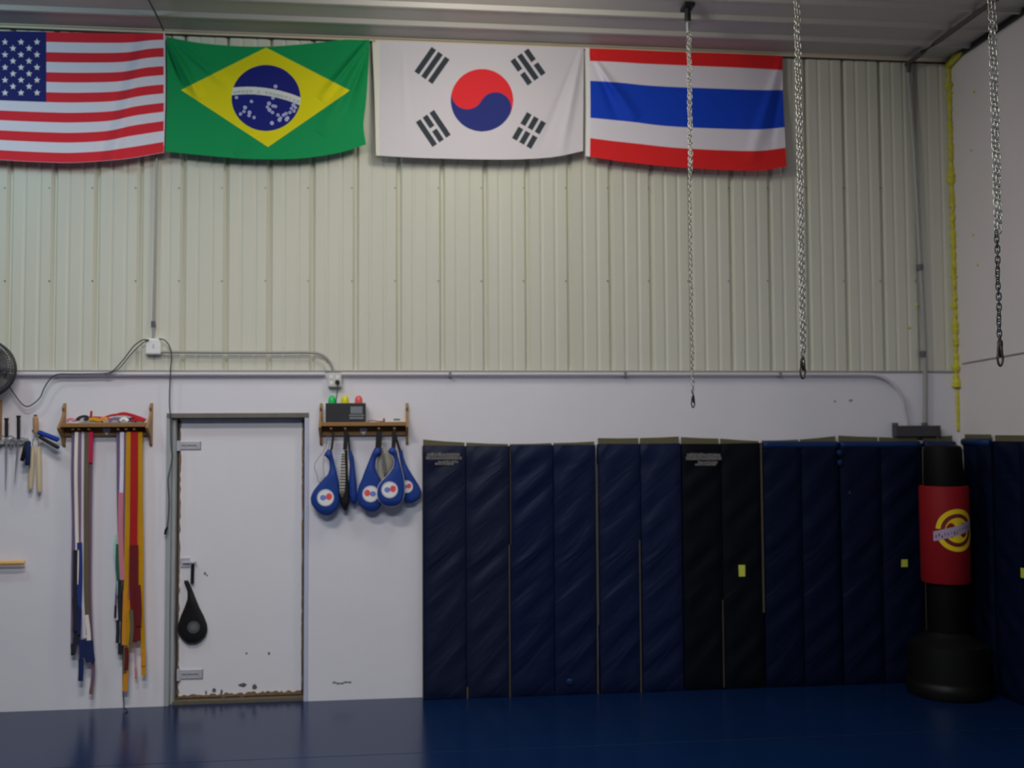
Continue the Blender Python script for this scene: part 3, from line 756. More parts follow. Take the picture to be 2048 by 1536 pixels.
# mats on the right wall
ztr = atx(2010, 868, XR)[2]
yc0 = atx(1981, 1000, XR - .045)[1]; yc1 = atx(1986, 1000, XR - .045)[1]
for n_, (ya, yb_, lab) in enumerate(((-.105, yc0, 'dark blue folding mat on the right wall just past the corner, behind the bag'), (yc1, yc1 - 1.22, 'dark folding mat along the right wall at the frame edge'))):
    root = thing('folding_mat', (XR - .04, (ya + yb_) / 2, 0), lab, 'gym mat', 'blue folding mats stood against the walls')
    np_ = max(2, round(abs(yb_ - ya) / .305))
    for k in range(np_):
        y0 = ya + (yb_ - ya) * k / np_; y1 = ya + (yb_ - ya) * (k + 1) / np_
        g = G(); V, F = slab(y1 + .003, y0 - .003, .004, .004, ztr - .05, ztr - .05, -.024, -.044, .006, seed=90 + k + 9 * n_)
        V = [(XR + y, x, z) for x, y, z in V]; g.add(V, F); g.build('front_panel', V_D, root, smooth=True)
    g = G(); V, F = slab(yb_ + .002, ya - .002, .004, .004, ztr - .055, ztr - .055, -.003, -.020, .001, seed=99 + n_)
    V = [(XR + y, x, z) for x, y, z in V]; g.add(V, F); g.build('back_panel', V_D, root, smooth=True)
    g = G(); g.box(XR - .0235, XR - .0205, yb_ + .01, ya - .01, ztr - .08, ztr - .004 * (1 + n_)); g.build('velcro_strip', m_velcro, root)
    if n_ == 0:
        g = G(); g.sweep([(XR - .034, ya - .01, ztr - .062), (XR - .034, yb_ + .01, ztr - .062)], [(.024 * math.cos(a), .028 * math.sin(a)) for a in np.linspace(0, 2 * PI, 12, endpoint=False)], hint=(0, 0, 1)); g.build('top_edge', V_T, root, smooth='all', label='top edge coloured brighter blue, as if lit from above')
q = atx(2046, 1147, XR - .056)
g = G(); g.box(XR - .0565, XR - .048, q[1] - .02, q[1] + .025, q[2] - .03, q[2] + .035); g.build('sticker', m_yel, root, label='small yellow sticker')

# ================================================================== FREE-STANDING BAG
rb_ = .285;  by = -.10 - rb_ - .0
cfront = atz(1907, 1397, 0); bxx = min(atz(1907, 1397, 0)[0] + .045, XR - .066 - rb_)
by = cfront[1] + rb_
by = min(by, -.095 - rb_)
def zat(py): return at(1900, py, by)[2]
bag = thing('punching_bag', (bxx, by, 0), 'free-standing punching bag with a red cover on a round black base', 'punching bag')
g = G()
ZB = [(0.0, .270), (.02, .285), (.085, .285), (.10, .274), (.12, .272), (.30, .268), (.355, .262), (.385, .215), (.41, .165), (.44, .135)]
g.lathe(bxx, by, [(r, z) for z, r in ZB], 56); g.build('base', M('black_plastic_base', (.006, .006, .006), .45, .25), bag, smooth=True)
g = G(); g.lathe(bxx, by, [(.130, .42), (.135, .45), (.135, zat(1160)), (.135, zat(960)), (.130, zat(900)), (.122, zat(893)), (.09, zat(889))], 40); g.build('foam_core', M('black_core', (.0035, .0035, .004), .6, .15), bag, smooth=True)
g = G(); R_b = .168
zr0, zr1 = zat(1163), zat(971)
g.lathe(bxx, by, [(.137, zr0), (R_b - .006, zr0), (R_b, zr0 + .012), (R_b, zr1 - .012), (R_b - .008, zr1), (.137, zr1)], 56)
g.build('bag_cover', M('red_bag_vinyl', A(74, 9, 13, 125, .8), .55, .12, noise=.1, nscale=4), bag, smooth=True, label='red vinyl cover')
# emblem printed round the cover, facing left-front of the hall
def on_bag(u, z, lift):
    """u: metres round the cover from the emblem's middle"""
    a0 = math.atan2(CAM[1] - by, CAM[0] - bxx) + .53
    a = a0 + u / R_b
    r = R_b + lift
    return (bxx + r * math.cos(a), by + r * math.sin(a), z)
zc_ = zat(1056)
m_gold = M('gold_print', A(112, 96, 14, 105, .8), .5, .2); m_wp = M('white_print', A(84, 76, 90, 100, .7), .5, .2); m_maroon = M('maroon_print', A(60, 14, 18, 105, .6), .5)
g = G()
def ring(cu, cz, r0, r1, a0, a1, lift, mat, n=30):
    V = []; F = []
    for i in range(n + 1):
        a = a0 + (a1 - a0) * i / n
        V += [on_bag(cu + r0 * math.cos(a), cz + r0 * math.sin(a), lift), on_bag(cu + r1 * math.cos(a), cz + r1 * math.sin(a), lift)]
    for i in range(n): F.append((2 * i, 2 * i + 1, 2 * i + 3, 2 * i + 2))
    g.add(V, F, mat)
ring(0, zc_, .116, .149, math.radians(8), math.radians(176), .0012, m_gold)
ring(0, zc_, .116, .149, math.radians(196), math.radians(368), .0012, m_gold)
ring(0, zc_, .092, .108, 0, 2 * PI, .0014, m_maroon, 40)
ring(0, zc_, .0, .088, 0, 2 * PI, .0016, m_gold, 40)
a_t = .28
V = []; F = []; n = 16
for i in range(n + 1):
    u = -.165 + .30 * i / n
    V += [on_bag(u, zc_ + u * a_t - .034, .0024), on_bag(u, zc_ + u * a_t + .034, .0024)]
for i in range(n): F.append((2 * i, 2 * i + 1, 2 * i + 3, 2 * i + 2))
g.add(V, F, m_wp)
random.seed(5)
for i in range(14):
    u = -.15 + .02 * i; zz = zc_ + u * a_t + random.uniform(-.012, .008); hh = random.uniform(.008, .018); ww = random.uniform(.004, .009)
    g.add([on_bag(u, zz - hh, .003), on_bag(u + ww, zz - hh, .003), on_bag(u + ww, zz + hh * .5, .003), on_bag(u, zz + hh * .5, .003)], [(0, 1, 2, 3)], m_maroon)
g.build('emblem', None, bag, recalc=True, label='round gold emblem with a slanting white banner')

# ================================================================== CHAINS
m_chain = M('zinc_chain', (.62, .62, .58), .32, .5, .9, noise=.2, nscale=50)
m_chdark = M('dark_chain', (.10, .10, .11), .4, .5, .7)
def link(g, c, L, W, r, turn, mat, sway=0):
    P = []
    for i in range(14):
        a = 2 * PI * i / 14; x = W / 2 * math.cos(a); z = (L / 2 - W / 2) * (1 if math.sin(a) > 0 else -1) * (1 if abs(math.sin(a)) > 1e-6 else 0) + W / 2 * math.sin(a)
        P.append((c[0] + x * math.cos(turn), c[1] + x * math.sin(turn), c[2] + z))
    g.tube(P, r, 6, closed=True, hint=(-math.sin(turn), math.cos(turn), 0), mat=mat)
def chain(ceil_px, bottom_py, label, L=.036, W=.020, r=.0030, double_to=None, dark_from=None, hookdark=True, twist=.18, mount=False):
    tp = atz(ceil_px[0], ceil_px[1], H); Yc = tp[1]
    def z_of(py): return at(ceil_px[0] + 30, py, Yc)[2]
    root = thing('hanging_chain', (tp[0], Yc, H - .03), label, 'chain', 'steel chains hanging from the ceiling')
    zb = z_of(bottom_py); ztop = H - (.16 if mount else .06); pitch_ = L - 2 * r * 1.9
    def run(name, x, y, za, zb_, md=None):
        g = G(); z = za; k = 0
        while z > zb_:
            mt = m_chain if (dark_from is None or z > z_of(dark_from)) else m_chdark
            link(g, (x + .002 * math.sin(k * .7), y, z - L / 2), L, W, r, twist * k + (k % 2) * PI / 2 + .4, mt); z -= pitch_; k += 1
        return g.build(name, None, root, smooth='all', recalc=False)
    run('chain_run', tp[0], Yc, ztop, zb + .09)
    if double_to: run('doubled_run', tp[0] + W * .55, Yc - W * .5, ztop - .01, z_of(double_to))
    # ceiling fixing
    g = G()
    if mount:
        g.box(tp[0] - .035, tp[0] + .035, Yc - .06, Yc + .06, H - .035, H - .01)
        g.tube([(tp[0], Yc, H - .03), (tp[0], Yc, H - .12)], .022, 10); g.build('ceiling_mount', m_dark, root, bevel=.003)
        g = G(); g.tube([(tp[0] - .035, Yc, H - .125), (tp[0] + .035, Yc, H - .125)], .013, 10); g.tube([(tp[0], Yc, H - .12), (tp[0], Yc, H - .20)], .014, 10)
        g.build('swivel', m_steel, root, smooth=True)
    else:
        g.box(tp[0] - .04, tp[0] + .04, Yc - .04, Yc + .04, H - .03, H); g.tube([(tp[0], Yc, H - .03), (tp[0], Yc, H - .08)], .008, 8)
        g.build('ceiling_mount', m_dark, root)
    # snap hook at the bottom
    g = G(); P = []
    Lh, Wh = (.13, .034) if r > .0030 else (.085, .024)
    for i in range(20):
        a = 2 * PI * i / 20; P.append((tp[0] + Wh / 2 * math.cos(a) * (1.0 if math.sin(a) < 0 else .7), Yc, zb + Lh / 2 + Lh / 2 * math.sin(a)))
    g.tube(P, .0062 if r > .0030 else .0045, 8, closed=True, hint=(0, -1, 0)); g.tube([(tp[0] + .004, Yc, zb + Lh * .35), (tp[0] - .002, Yc - .004, zb + Lh), (tp[0], Yc, zb + Lh + .03)], .0085 if r > .0030 else .006, 8)
    g.build('snap_hook', M('brassy_hook', (.10, .085, .07), .45, .5, .6) if hookdark else m_chain, root, smooth='all')
    return root
chain((1375, 8), 815, 'thin silver chain hanging in front of the red, white and blue striped flag', double_to=338, mount=True, r=.0028, L=.032, W=.017)
chain((1590, -75), 757, 'silver chain with a snap hook hanging just right of the flags', double_to=700, r=.0034, L=.036, W=.021)
chain((1975, -190), 732, 'chain with a dark lower half hanging before the right wall', double_to=455, dark_from=455, r=.0036, L=.042, W=.023)

# ================================================================== SHELF RACKS
m_wood = M('honey_pine', A(122, 94, 58, 165, .72), .5, .4, noise=.25, nscale=14, stretch=(1, 1, 12))
m_woodh = M('honey_pine_board', A(120, 90, 54, 165, .72), .5, .4, noise=.25, nscale=14, stretch=(12, 1, 1))
m_heart = M('white_heart', A(168, 168, 190, 165, .85), .5)
SD = .125
def rack(pxl, pxr, ytop, ybot, ysh0, ysh1, yap, heart, pegs, label):
    xl, xr = at(pxl, 850, -.06)[0], at(pxr, 850, -.06)[0]
    zt_, zb = at(pxl, ytop, -.05)[2], at(pxl, ybot, -.05)[2]
    zs1, zs0 = at((pxl + pxr) / 2, ysh0, -SD)[2], at((pxl + pxr) / 2, ysh1, -SD)[2]
    za = at((pxl + pxr) / 2, yap, -.03)[2]
    root = thing('wall_shelf', ((xl + xr) / 2, -.06, zb), label, 'shelf', 'pine peg shelves on the white wall')
    for x in (xl, xr):
        g = G(); pr_ = []
        ks = [(0, .012), (.06, .030), (.12, .045), (.20, .030), (.28, .040), (.40, .075), (.50, .115), (.58, SD + .012), (.66, .115), (.72, .085), (.80, .050), (.88, .040), (.95, .030), (1, .014)]
        for t, dp in ks: pr_.append((-dp, zb + (zt_ - zb) * (1 - t) if True else 0))
        # shelf level must meet the deepest point
        zz = [p[1] for p in pr_]
        V = [(x - .009, y, z) for y, z in pr_] + [(x - .009, 0, zz[-1]), (x - .009, 0, zz[0])]
        k = len(V); V += [(x + .009, y, z) for _, y, z in V]
        F = [tuple(range(k)), tuple(range(2 * k - 1, k - 1, -1))] + [(i, i + k, (i + 1) % k + k, (i + 1) % k) for i in range(k)]
        g.add(V, F); g.build('side_bracket', m_wood, root, bevel=.002)
    g = G(); g.box(xl + .0095, xr - .0095, -SD, -.001, zs0, zs1); g.build('shelf_board', m_woodh, root, bevel=.003)
    g = G(); g.box(xl + .0095, xr - .0095, -.028, -.006, za, zs0); g.build('apron', m_woodh, root, bevel=.002)
    hc_ = at(heart[0], heart[1], -.030); g = G(); P = []
    for i in range(28):
        t = 2 * PI * i / 28; P.append((hc_[0] + .0023 * 16 * math.sin(t) ** 3 * .72, hc_[2] + .0023 * (13 * math.cos(t) - 5 * math.cos(2 * t) - 2 * math.cos(3 * t) - math.cos(4 * t)) * .78))
    g.prism(P, -.0295, -.0265); g.build('heart', m_heart, root, label='pale heart in the middle of the board')
    for px in pegs:
        c = at(px, (yap + ysh1) / 2 - 2, -.05); g = G()
        g.tube([(c[0], -.026, c[2]), (c[0], -.06, c[2] + .004), (c[0], -.092, c[2] + .010), (c[0], -.100, c[2] + .012)], .007, 9, scale=[1, .8, 1.0, 1.35], hint=(0, 0, 1))
        g.build('peg', m_wood, root, smooth=True)
    return root, xl, xr, zs1
R1 = rack(124, 299, 806, 893, 846, 854, 872, (213, 862), (150, 162, 182, 240, 256, 272), 'pine peg shelf with a pale heart, holding a heap of coloured belts')
R2 = rack(641, 814, 806, 890, 844, 852, 871, (727, 862), (663, 691, 758, 789), 'pine peg shelf with a pale heart, holding the black timer box')

# --- timer with three lamps
zs = R2[3]
a, b2 = at(651, 843, -.115), at(731, 806, -.115)
tm = thing('round_timer', ((a[0] + b2[0]) / 2, -.075, zs), 'black timer box with green, yellow and red domes on the right shelf', 'timer')
g = G(); g.box(a[0], b2[0], -.115, -.035, zs, b2[2]); g.build('casing', M('black_casing', (.028, .028, .034), .45), tm, bevel=.004)
for px, c, nm in ((664, (18, 150, 70), 'green'), (690, (170, 160, 14), 'yellow'), (717.5, (170, 70, 72), 'red')):
    q = at(px, 806, -.075); r_ = .027
    g = G(); g.lathe(q[0], -.075, [(r_, b2[2]), (r_, b2[2] + .018), (r_ * .92, b2[2] + .034), (r_ * .72, b2[2] + .046), (r_ * .35, b2[2] + .053), (.001, b2[2] + .055)], 24)
    g.build('signal_dome', M(nm + '_dome', A(*c, 165, .85), .3, .5), tm, smooth=True, label=nm + ' dome')
g = G()
for x0, x1_, y0, y1_ in ((701, 725, 813, 827), (698, 728, 829, 832), (699, 727, 834, 838)):
    c0, c1_ = at(x0, y1_, -.116), at(x1_, y0, -.116); g.box(c0[0], c1_[0], -.1165, -.114, c0[2], c1_[2])
for k in range(3):
    c0 = at(706 + 6 * k, 824, -.1175); g.box(c0[0], c0[0] + .008, -.1175, -.1160, c0[2], c0[2] + .02)
g.build('label_plate', M('grey_print', A(100, 104, 108, 165, .7), .5, noise=.2, nscale=60), tm, label='grey printed panel')
# --- small things on that shelf
g = G(); P = smooth_path([(at(735, 840, -.09)[0], -.09, zs + .004), (at(744, 840, -.09)[0], -.07, zs + .012), (at(756, 840, -.09)[0], -.10, zs + .005), (at(768, 840, -.09)[0], -.08, zs + .004)], 6)
g.tube(P, .004, 7); g.build('jump_rope', M('maroon_cord', A(120, 80, 75), .6), smooth=True, label='short reddish cord lying on the right shelf beside the timer', cat='cord')
g = G(); c = at(768, 840, -.09); g.lathe(c[0], -.09, [(.007, zs), (.008, zs + .02), (.004, zs + .026)], 12); g.build('bottle_cap', M('brown_cap', A(95, 70, 60), .6), smooth=True, label='tiny brown cap standing on the right shelf', cat='cap')
c0, c1_ = at(787, 842, -.09), at(803, 836, -.09)
g = G(); g.box(c0[0], c1_[0], -.10, -.06, zs, zs + .022, M('eraser_white', A(165, 165, 155), .7)); g.box(c0[0], c1_[0] - .01, -.1005, -.0595, zs + .010, zs + .0225, M('eraser_green', A(60, 90, 85), .7))
g.build('eraser', None, label='small white and green eraser at the right end of the shelf', cat='eraser', bevel=.001)

# ================================================================== BELTS
def belt_mat(nm, c, w=160): return M('belt_' + nm, A(*c, w, .8), .85, .15, noise=.08, nscale=40, bump=.15, bscale=200)
BM = {'purple': belt_mat('purple', (86, 72, 98)), 'white': belt_mat('white', (165, 160, 172)), 'plum': belt_mat('plum', (92, 76, 92)), 'grey': belt_mat('grey', (125, 122, 130)),
      'olive': belt_mat('olive', (76, 70, 54)), 'crimson': belt_mat('crimson', (138, 30, 60)), 'mauve': belt_mat('mauve', (86, 66, 82)), 'blue': belt_mat('blue', (32, 44, 96)),
      'navy': belt_mat('navy', (26, 34, 66)), 'black': belt_mat('black', (32, 34, 40)), 'yellow': belt_mat('yellow', (146, 108, 18)), 'red': belt_mat('red', (128, 26, 28)),
      'maroon': belt_mat('maroon', (78, 24, 28)), 'orange': belt_mat('orange', (156, 104, 32)), 'green': belt_mat('green', (34, 74, 60)), 'pink': belt_mat('pink', (150, 92, 104)), 'brown': belt_mat('brown', (92, 66, 64)), 'cream': belt_mat('cream', (172, 166, 160)), 'mint': belt_mat('mint', (120, 160, 145))}
def belt(pts, wpx, Y, colour, label, tip=None, parts=(), mat2=None):
    """a belt doubled over a peg: front tail follows pts; a rear tail hangs just behind it"""
    w_ = wpx / 277.0 * .88
    P = pxpath(pts, Y, 10); zt_ = P[0][2]
    for i, p in enumerate(P): p[1] += .004 * math.sin(p[2] * 9 + pts[0][0])
    xk = P[0][0]; pts_top = [(xk, Y + .026, zt_ - .03), (xk, Y + .018, zt_ + .010), (xk, Y + .004, zt_ + .012)]
    g = G(); g.strap([np.array(p) for p in pts_top] + list(P), w_, .004, hint=(0, -1, .001))
    o = g.build('martial_arts_belt', BM[colour], smooth=False, label=label, cat='belt', group='belts hanging from the left shelf')
    if tip:
        tc_, tl = tip
        n = max(2, int(len(P) * tl)); g = G(); Q = [p + np.array([0, -.003, 0]) for p in P[-n:]]
        g.strap(Q, w_ * 1.08, .006, hint=(0, -1, .001)); g.build('belt_tip', BM[tc_], o, label=tc_ + ' end')
    for pp, wp, cc_, dy in parts:
        Q = pxpath(pp, Y + dy, 8); g = G(); g.strap(Q, wp / 277, .004, hint=(0, -1, .001)); g.build('tail', BM[cc_], o, label=cc_ + ' tail')
    return o
zb0 = 868
belt([(147, zb0), (146, 960), (147, 1060), (146, 1180), (145, 1260), (146, 1310)], 7, -.062, 'purple', 'narrow purple belt with black ends, leftmost of the left bunch', tip=('black', .12))
belt([(153, zb0), (152, 960), (153, 1050), (155, 1120), (152, 1200)], 7, -.082, 'cream', 'cream belt between two purple ones in the left bunch', parts=[([(151, 1100), (150, 1200), (152, 1262), (147, 1308)], 8, 'black', -.004)])
belt([(159, zb0), (159, 960), (158, 1060), (158, 1150), (156, 1240), (161, 1320)], 7, -.074, 'plum', 'plum belt right of the cream one, blue lower down', parts=[([(159, 1085), (160, 1150), (158, 1220), (156, 1290)], 9, 'blue', -.010), ([(154, 1210), (157, 1250), (155, 1285)], 6, 'black', -.014)])
belt([(166, zb0), (166, 960), (165, 1060), (166, 1180), (168, 1278)], 6, -.066, 'white', 'white belt hanging behind the blue tail of the left bunch', parts=[([(164, 1160), (168, 1220), (170, 1276)], 7, 'white', -.006)])
belt([(173, zb0), (173, 960), (172, 1060), (173, 1180), (177, 1270)], 10, -.080, 'olive', 'olive brown belt in the left bunch beside the crimson top', parts=[([(173, 1230), (177, 1262), (178, 1285)], 7, 'cream', -.006), ([(177, 1281), (178, 1300), (181, 1324)], 17, 'navy', -.012), ([(165, 1279), (165, 1300), (166, 1316)], 12, 'navy', -.016), ([(162, 1318), (162, 1340), (161, 1362)], 9, 'navy', -.010)])
belt([(182, zb0), (182, 895), (181, 925)], 9, -.086, 'crimson', 'short crimson fold of a belt at the right of the left bunch')
belt([(181, zb0 + 2), (181, 960), (180, 1060), (179, 1160), (183, 1280), (186, 1340), (182, 1388)], 7, -.070, 'mauve', 'long mauve belt, rightmost of the left bunch, ending lowest', tip=('brown', .08))
belt([(236, zb0), (237, 960), (238, 1050), (240, 1110), (234, 1190), (232, 1236)], 7, -.064, 'purple', 'purple belt with a black tail, leftmost of the right bunch', tip=('black', .14), parts=[([(232, 1070), (230, 1100), (235, 1145), (236, 1190)], 4, 'mint', -.006), ([(238, 1088), (237, 1130), (239, 1160)], 11, 'green', -.012)])
belt([(244, zb0), (243, 960), (242, 1030), (242, 1120), (238, 1220), (236, 1286)], 8, -.078, 'white', 'white belt turning pink lower down in the right bunch', parts=[([(242, 985), (241, 1050), (243, 1120), (245, 1160)], 9, 'pink', -.004), ([(236, 1240), (236, 1262), (235, 1286)], 7, 'black', -.006)])
belt([(251, zb0), (250, 960), (249, 1060), (248, 1160), (245, 1240), (240, 1310)], 6, -.070, 'plum', 'thin plum belt left of the first yellow belt', parts=[([(244, 1150), (246, 1200), (242, 1260), (240, 1308)], 8, 'black', -.004)])
belt([(258, zb0), (256, 960), (255, 1060), (252, 1180), (254, 1280), (250, 1382)], 10, -.082, 'yellow', 'long yellow belt reaching lowest of the right bunch', tip=('orange', .12), parts=[([(251, 1180), (249, 1240), (248, 1290)], 8, 'orange', -.006), ([(251, 1290), (250, 1320), (249, 1345)], 7, 'olive', -.010)])
belt([(268, zb0), (268, 960), (267, 1060), (266, 1160), (268, 1240), (267, 1284)], 15, -.090, 'red', 'broad red belt in the middle of the right bunch', parts=[([(268, 1090), (268, 1180), (272, 1240), (273, 1282)], 15, 'maroon', -.006), ([(255, 1200), (258, 1250), (262, 1275)], 12, 'yellow', .006)])
belt([(280, zb0), (281, 960), (282, 1060), (283, 1160), (284, 1240), (287, 1330), (287, 1350)], 9, -.076, 'yellow', 'yellow belt hanging at the right edge of the right bunch', parts=[([(287, 1300), (287, 1318), (286, 1332)], 8, 'orange', -.006)])
belt([(276, zb0), (276, 960), (276, 1060), (276, 1180), (278, 1230)], 9, -.066, 'orange', 'orange belt half hidden between the red and the yellow belt')
for o_, pts_, w_, c_, y_ in ((None, [(149, 1195), (151, 1235), (150, 1262)], 8, 'black', -.098), (None, [(160, 1215), (157, 1240), (158, 1270)], 6, 'navy', -.100), (None, [(240, 1160), (239, 1200), (240, 1240)], 7, 'black', -.096),
        (None, [(262, 1220), (264, 1255), (261, 1290)], 7, 'olive', -.108), (None, [(276, 1170), (278, 1215), (277, 1252)], 9, 'maroon', -.104), (None, [(253, 1295), (254, 1318), (252, 1338)], 7, 'maroon', -.104)):
    g = G(); g.strap(pxpath(pts_, y_, 6), w_ / 277, .005, hint=(0, -1, .001))
    near = min((ob_ for ob_ in ORG if ob_.name.startswith('martial_arts_belt')), key=lambda ob_: abs(ORG[ob_][0] - at(pts_[0][0], 1100, -.08)[0]))
    g.build('tail', BM[c_], near, label=c_ + ' tail')
g = G(); P = pxpath([(262, 880), (266, 1000), (268, 1150), (270, 1290), (271, 1330), (272, 1350)], -.058, 8); g.tube(P, .003, 6)
pk = g.build('tassel_cord', BM['pink'], smooth=True, label='thin pinkish cord hanging below the red belt', cat='cord')
g = G(); P = pxpath([(271, 1335), (272, 1346), (272, 1357)], -.060, 4); g.tube(P, .007, 7); g.build('tassel', BM['pink'], pk, smooth='all')
g = G(); P = pxpath([(246, 872), (245, 1100), (246, 1310), (246, 1380), (248, 1408)], -.056, 8); e = atz(249, 1428, .005); P += [np.array([P[-1][0] + .002, -.07, .02]), np.array([e[0], -.10, .0045]), np.array([e[0] + .003, -.15, .0045])]
g.tube(P, .004, 7); g.build('power_cord', M('black_cord', (.02, .02, .025), .6), smooth=True, label='thin black cord from the belts down to the blue floor', cat='cord')
# --- the heap on the shelf
zs = R1[3]; random.seed(21)
def heap(pts, wpx, colour, label, Y=-.07, th=.004, group='belts heaped on the left shelf'):
    P = []
    for p in pts:
        q = at(p[0], p[1], p[2] if len(p) > 2 else Y); q[2] = max(q[2], zs + .004); P.append(q)
    g = G(); g.strap(smooth_path(P, 8), wpx / 277, th, hint=(0, -.6, .8)); 
    return g.build('folded_belt', BM[colour], label=label, cat='belt', group=group)
heap([(133, 843), (140, 838), (148, 841, -.09), (150, 843, -.05)], 7, 'pink', 'pinkish folded belt at the left end of the left shelf')
heap([(154, 841, -.09), (160, 835), (170, 833, -.06), (176, 838, -.08), (168, 840, -.10)], 8, 'black', 'black folded belt piled left on the left shelf')
heap([(178, 840, -.10), (188, 839, -.09), (196, 841, -.10), (202, 843, -.07)], 9, 'yellow', 'yellow folded belt in the middle of the left shelf', th=.012)
heap([(200, 841, -.10), (208, 836, -.09), (214, 839, -.10), (220, 843, -.08)], 8, 'orange', 'orange folded belt just above the pale heart')
heap([(217, 843, -.10), (225, 838, -.09), (235, 838, -.09), (243, 843, -.10)], 9, 'purple', 'purple folded belt on the left shelf right of the orange one')
heap([(240, 842, -.11), (248, 836, -.10), (256, 842, -.11)], 6, 'cream', 'small cream belt end on the left shelf among the red')
heap([(255, 842, -.10), (264, 838, -.09), (274, 842, -.10)], 8, 'navy', 'dark blue folded belt near the right end of the left shelf')
heap([(202, 840, -.08), (215, 833, -.07), (235, 829, -.06), (255, 829, -.07), (272, 835, -.08), (290, 842, -.08)], 6, 'red', 'long red belt arched over the heap on the left shelf')
heap([(228, 831, -.05), (245, 826, -.05), (262, 829, -.05), (280, 835, -.05), (292, 840, -.05)], 5, 'crimson', 'crimson belt lying behind the red arch on the left shelf')
heap([(172, 838, -.06), (181, 834, -.06), (183, 822, -.05)], 4, 'red', 'red belt end sticking up from the heap')
heap([(178, 836, -.05), (188, 835, -.05), (205, 836, -.05), (222, 839, -.04)], 6, 'crimson', 'crimson folded belt behind the yellow one')
heap([(262, 842, -.11), (275, 839, -.11), (288, 842, -.10)], 8, 'red', 'red folded belt at the right end of the left shelf')

# ================================================================== KICK PADDLES
m_pblue = M('blue_paddle_vinyl', A(20, 43, 100, 155, .8), .48, .3, noise=.06, nscale=12)
m_pblk = M('black_paddle_vinyl', (.014, .014, .014), .42, .4)
m_edge = M('white_binding', A(150, 146, 136, 155, .8), .6)
m_eg = M('emblem_grey', A(140, 142, 150, 155, .8), .5); m_ew = M('emblem_white', A(186, 186, 180, 155, .85), .5); m_er = M('emblem_red', A(180, 60, 68, 155, .8), .5); m_eb = M('emblem_blue', A(80, 94, 152, 155, .8), .5)
def paddle(name, slices, Y, half, mat, label, strap_, emblem=None, flip=False, ref=(580, 860, .1367), group='blue kick paddles on the right shelf', extra=None, dull=False):
    ox, oy, sc_ = ref
    rows = [(oy + sc_ * y, ox + sc_ * xl, ox + sc_ * xr) for y, xl, xr in slices]
    yy = np.array([r[0] for r in rows]); n = 34
    sl = []
    ys_ = yy[0] + (yy[-1] - yy[0]) * (1 - np.cos(np.linspace(0, PI, n))) / 2
    for v in ys_:
        l, r = np.interp(v, yy, [q[1] for q in rows]), np.interp(v, yy, [q[2] for q in rows])
        p, q = at(l, v, Y), at(r, v, Y)
        hw = (q[0] - p[0]) / 2; t = (v - yy[0]) / (yy[-1] - yy[0])
        e = min(1, .25 + hw / .04) * min(1, math.sqrt(max(0, (1 - t) * 9)) + .12)
        sl.append(((p[0] + q[0]) / 2, Y, p[2], hw, half * e))
    # straps hang the paddle: an Empty at its foot
    root = thing(name, (sl[-1][0], Y, sl[-1][2]), label, 'kick paddle', group)
    g = G(); g.loft(sl, 22, p=.75); g.build('pad', mat, root, smooth='all')
    # welt (piping) round the outline
    L = [(s[0] - s[3], s[1], s[2]) for s in sl] + [(s[0] + s[3], s[1], s[2]) for s in sl[::-1]]
    g = G(); g.tube(L, .0030, 6, closed=True, hint=(0, -1, 0)); g.build('welt', m_edge if extra == 'light' else mat, root, smooth='all')
    if strap_:
        pts, wpx = strap_
        P = pxpath([(ox + sc_ * a_, oy + sc_ * b_) for a_, b_ in pts], Y, 6); g = G(); g.strap(P, wpx * sc_ / 277, .012, hint=(0, -1, .001)); g.build('hand_strap', m_dark, root, bevel=.002)
    if emblem:
        ex, ey, er = emblem; c = at(ox + sc_ * ex, oy + sc_ * ey, Y - half); r = er * sc_ / 277; Ye = Y - half - .0015
        g = G(); sgn = -1 if flip else 1
        def dsk(cx, cz, rx, rz, y, mt, n=26, j=0.0):
            g.prism([(c[0] + cx + rx * math.cos(2 * PI * i / n) * (1 + j * math.sin(i * 2.7)), c[2] + cz + rz * math.sin(2 * PI * i / n) * (1 + j * math.cos(i * 3.1))) for i in range(n)][::-1], y, y + .004, mt)
        if dull: dsk(0, 0, r, r, Ye, M('dull_print', (.09, .095, .10), .6)); dsk(.002, .002, r * .6, r * .55, Ye - .0008, M('dull_print2', (.16, .165, .17), .6), j=.15)
        else:
            dsk(0, 0, r, r, Ye, m_eg); dsk(.001, -.001, r * .86, r * .86, Ye - .0008, m_ew)
            dsk(-sgn * r * .28, 0, r * .36, r * .32, Ye - .0016, m_eb, j=.06); dsk(sgn * r * .40, r * .12, r * .36, r * .40, Ye - .0016, m_er, j=.12)
        g.build('emblem', None, root, label='round white emblem with blue and red shapes' if not dull else 'dull grey round print')
    return root
p1 = paddle('kick_paddle', [(290, 555, 605), (340, 515, 612), (378, 498, 620), (395, 540, 625), (450, 580, 638), (550, 590, 662), (650, 562, 685), (700, 512, 695), (800, 420, 715), (900, 340, 727), (1000, 305, 727), (1080, 318, 718), (1160, 375, 680), (1210, 430, 630), (1245, 500, 570)], -.095, .026, m_pblue, 'blue kick paddle, leftmost on the right shelf, with a trailing lace', ([(636, 30), (625, 150), (606, 290)], 32), (520, 990, 120))
g = G(); P = pxpath([(655, 872), (651, 895), (640, 912), (631, 925), (629, 935), (634, 950), (638, 965), (645, 955)], -.115, 6); g.tube(P, .0018, 6)
P = pxpath([(648, 915), (647, 940), (648, 955), (641, 966)], -.112, 6); g.tube(P, .0016, 6)
P = pxpath([(657, 872), (660, 885), (655, 900), (646, 914)], -.112, 6); g.tube(P, .0016, 6)
g.build('lace', M('lace', (.16, .16, .16), .7), p1, smooth='all')
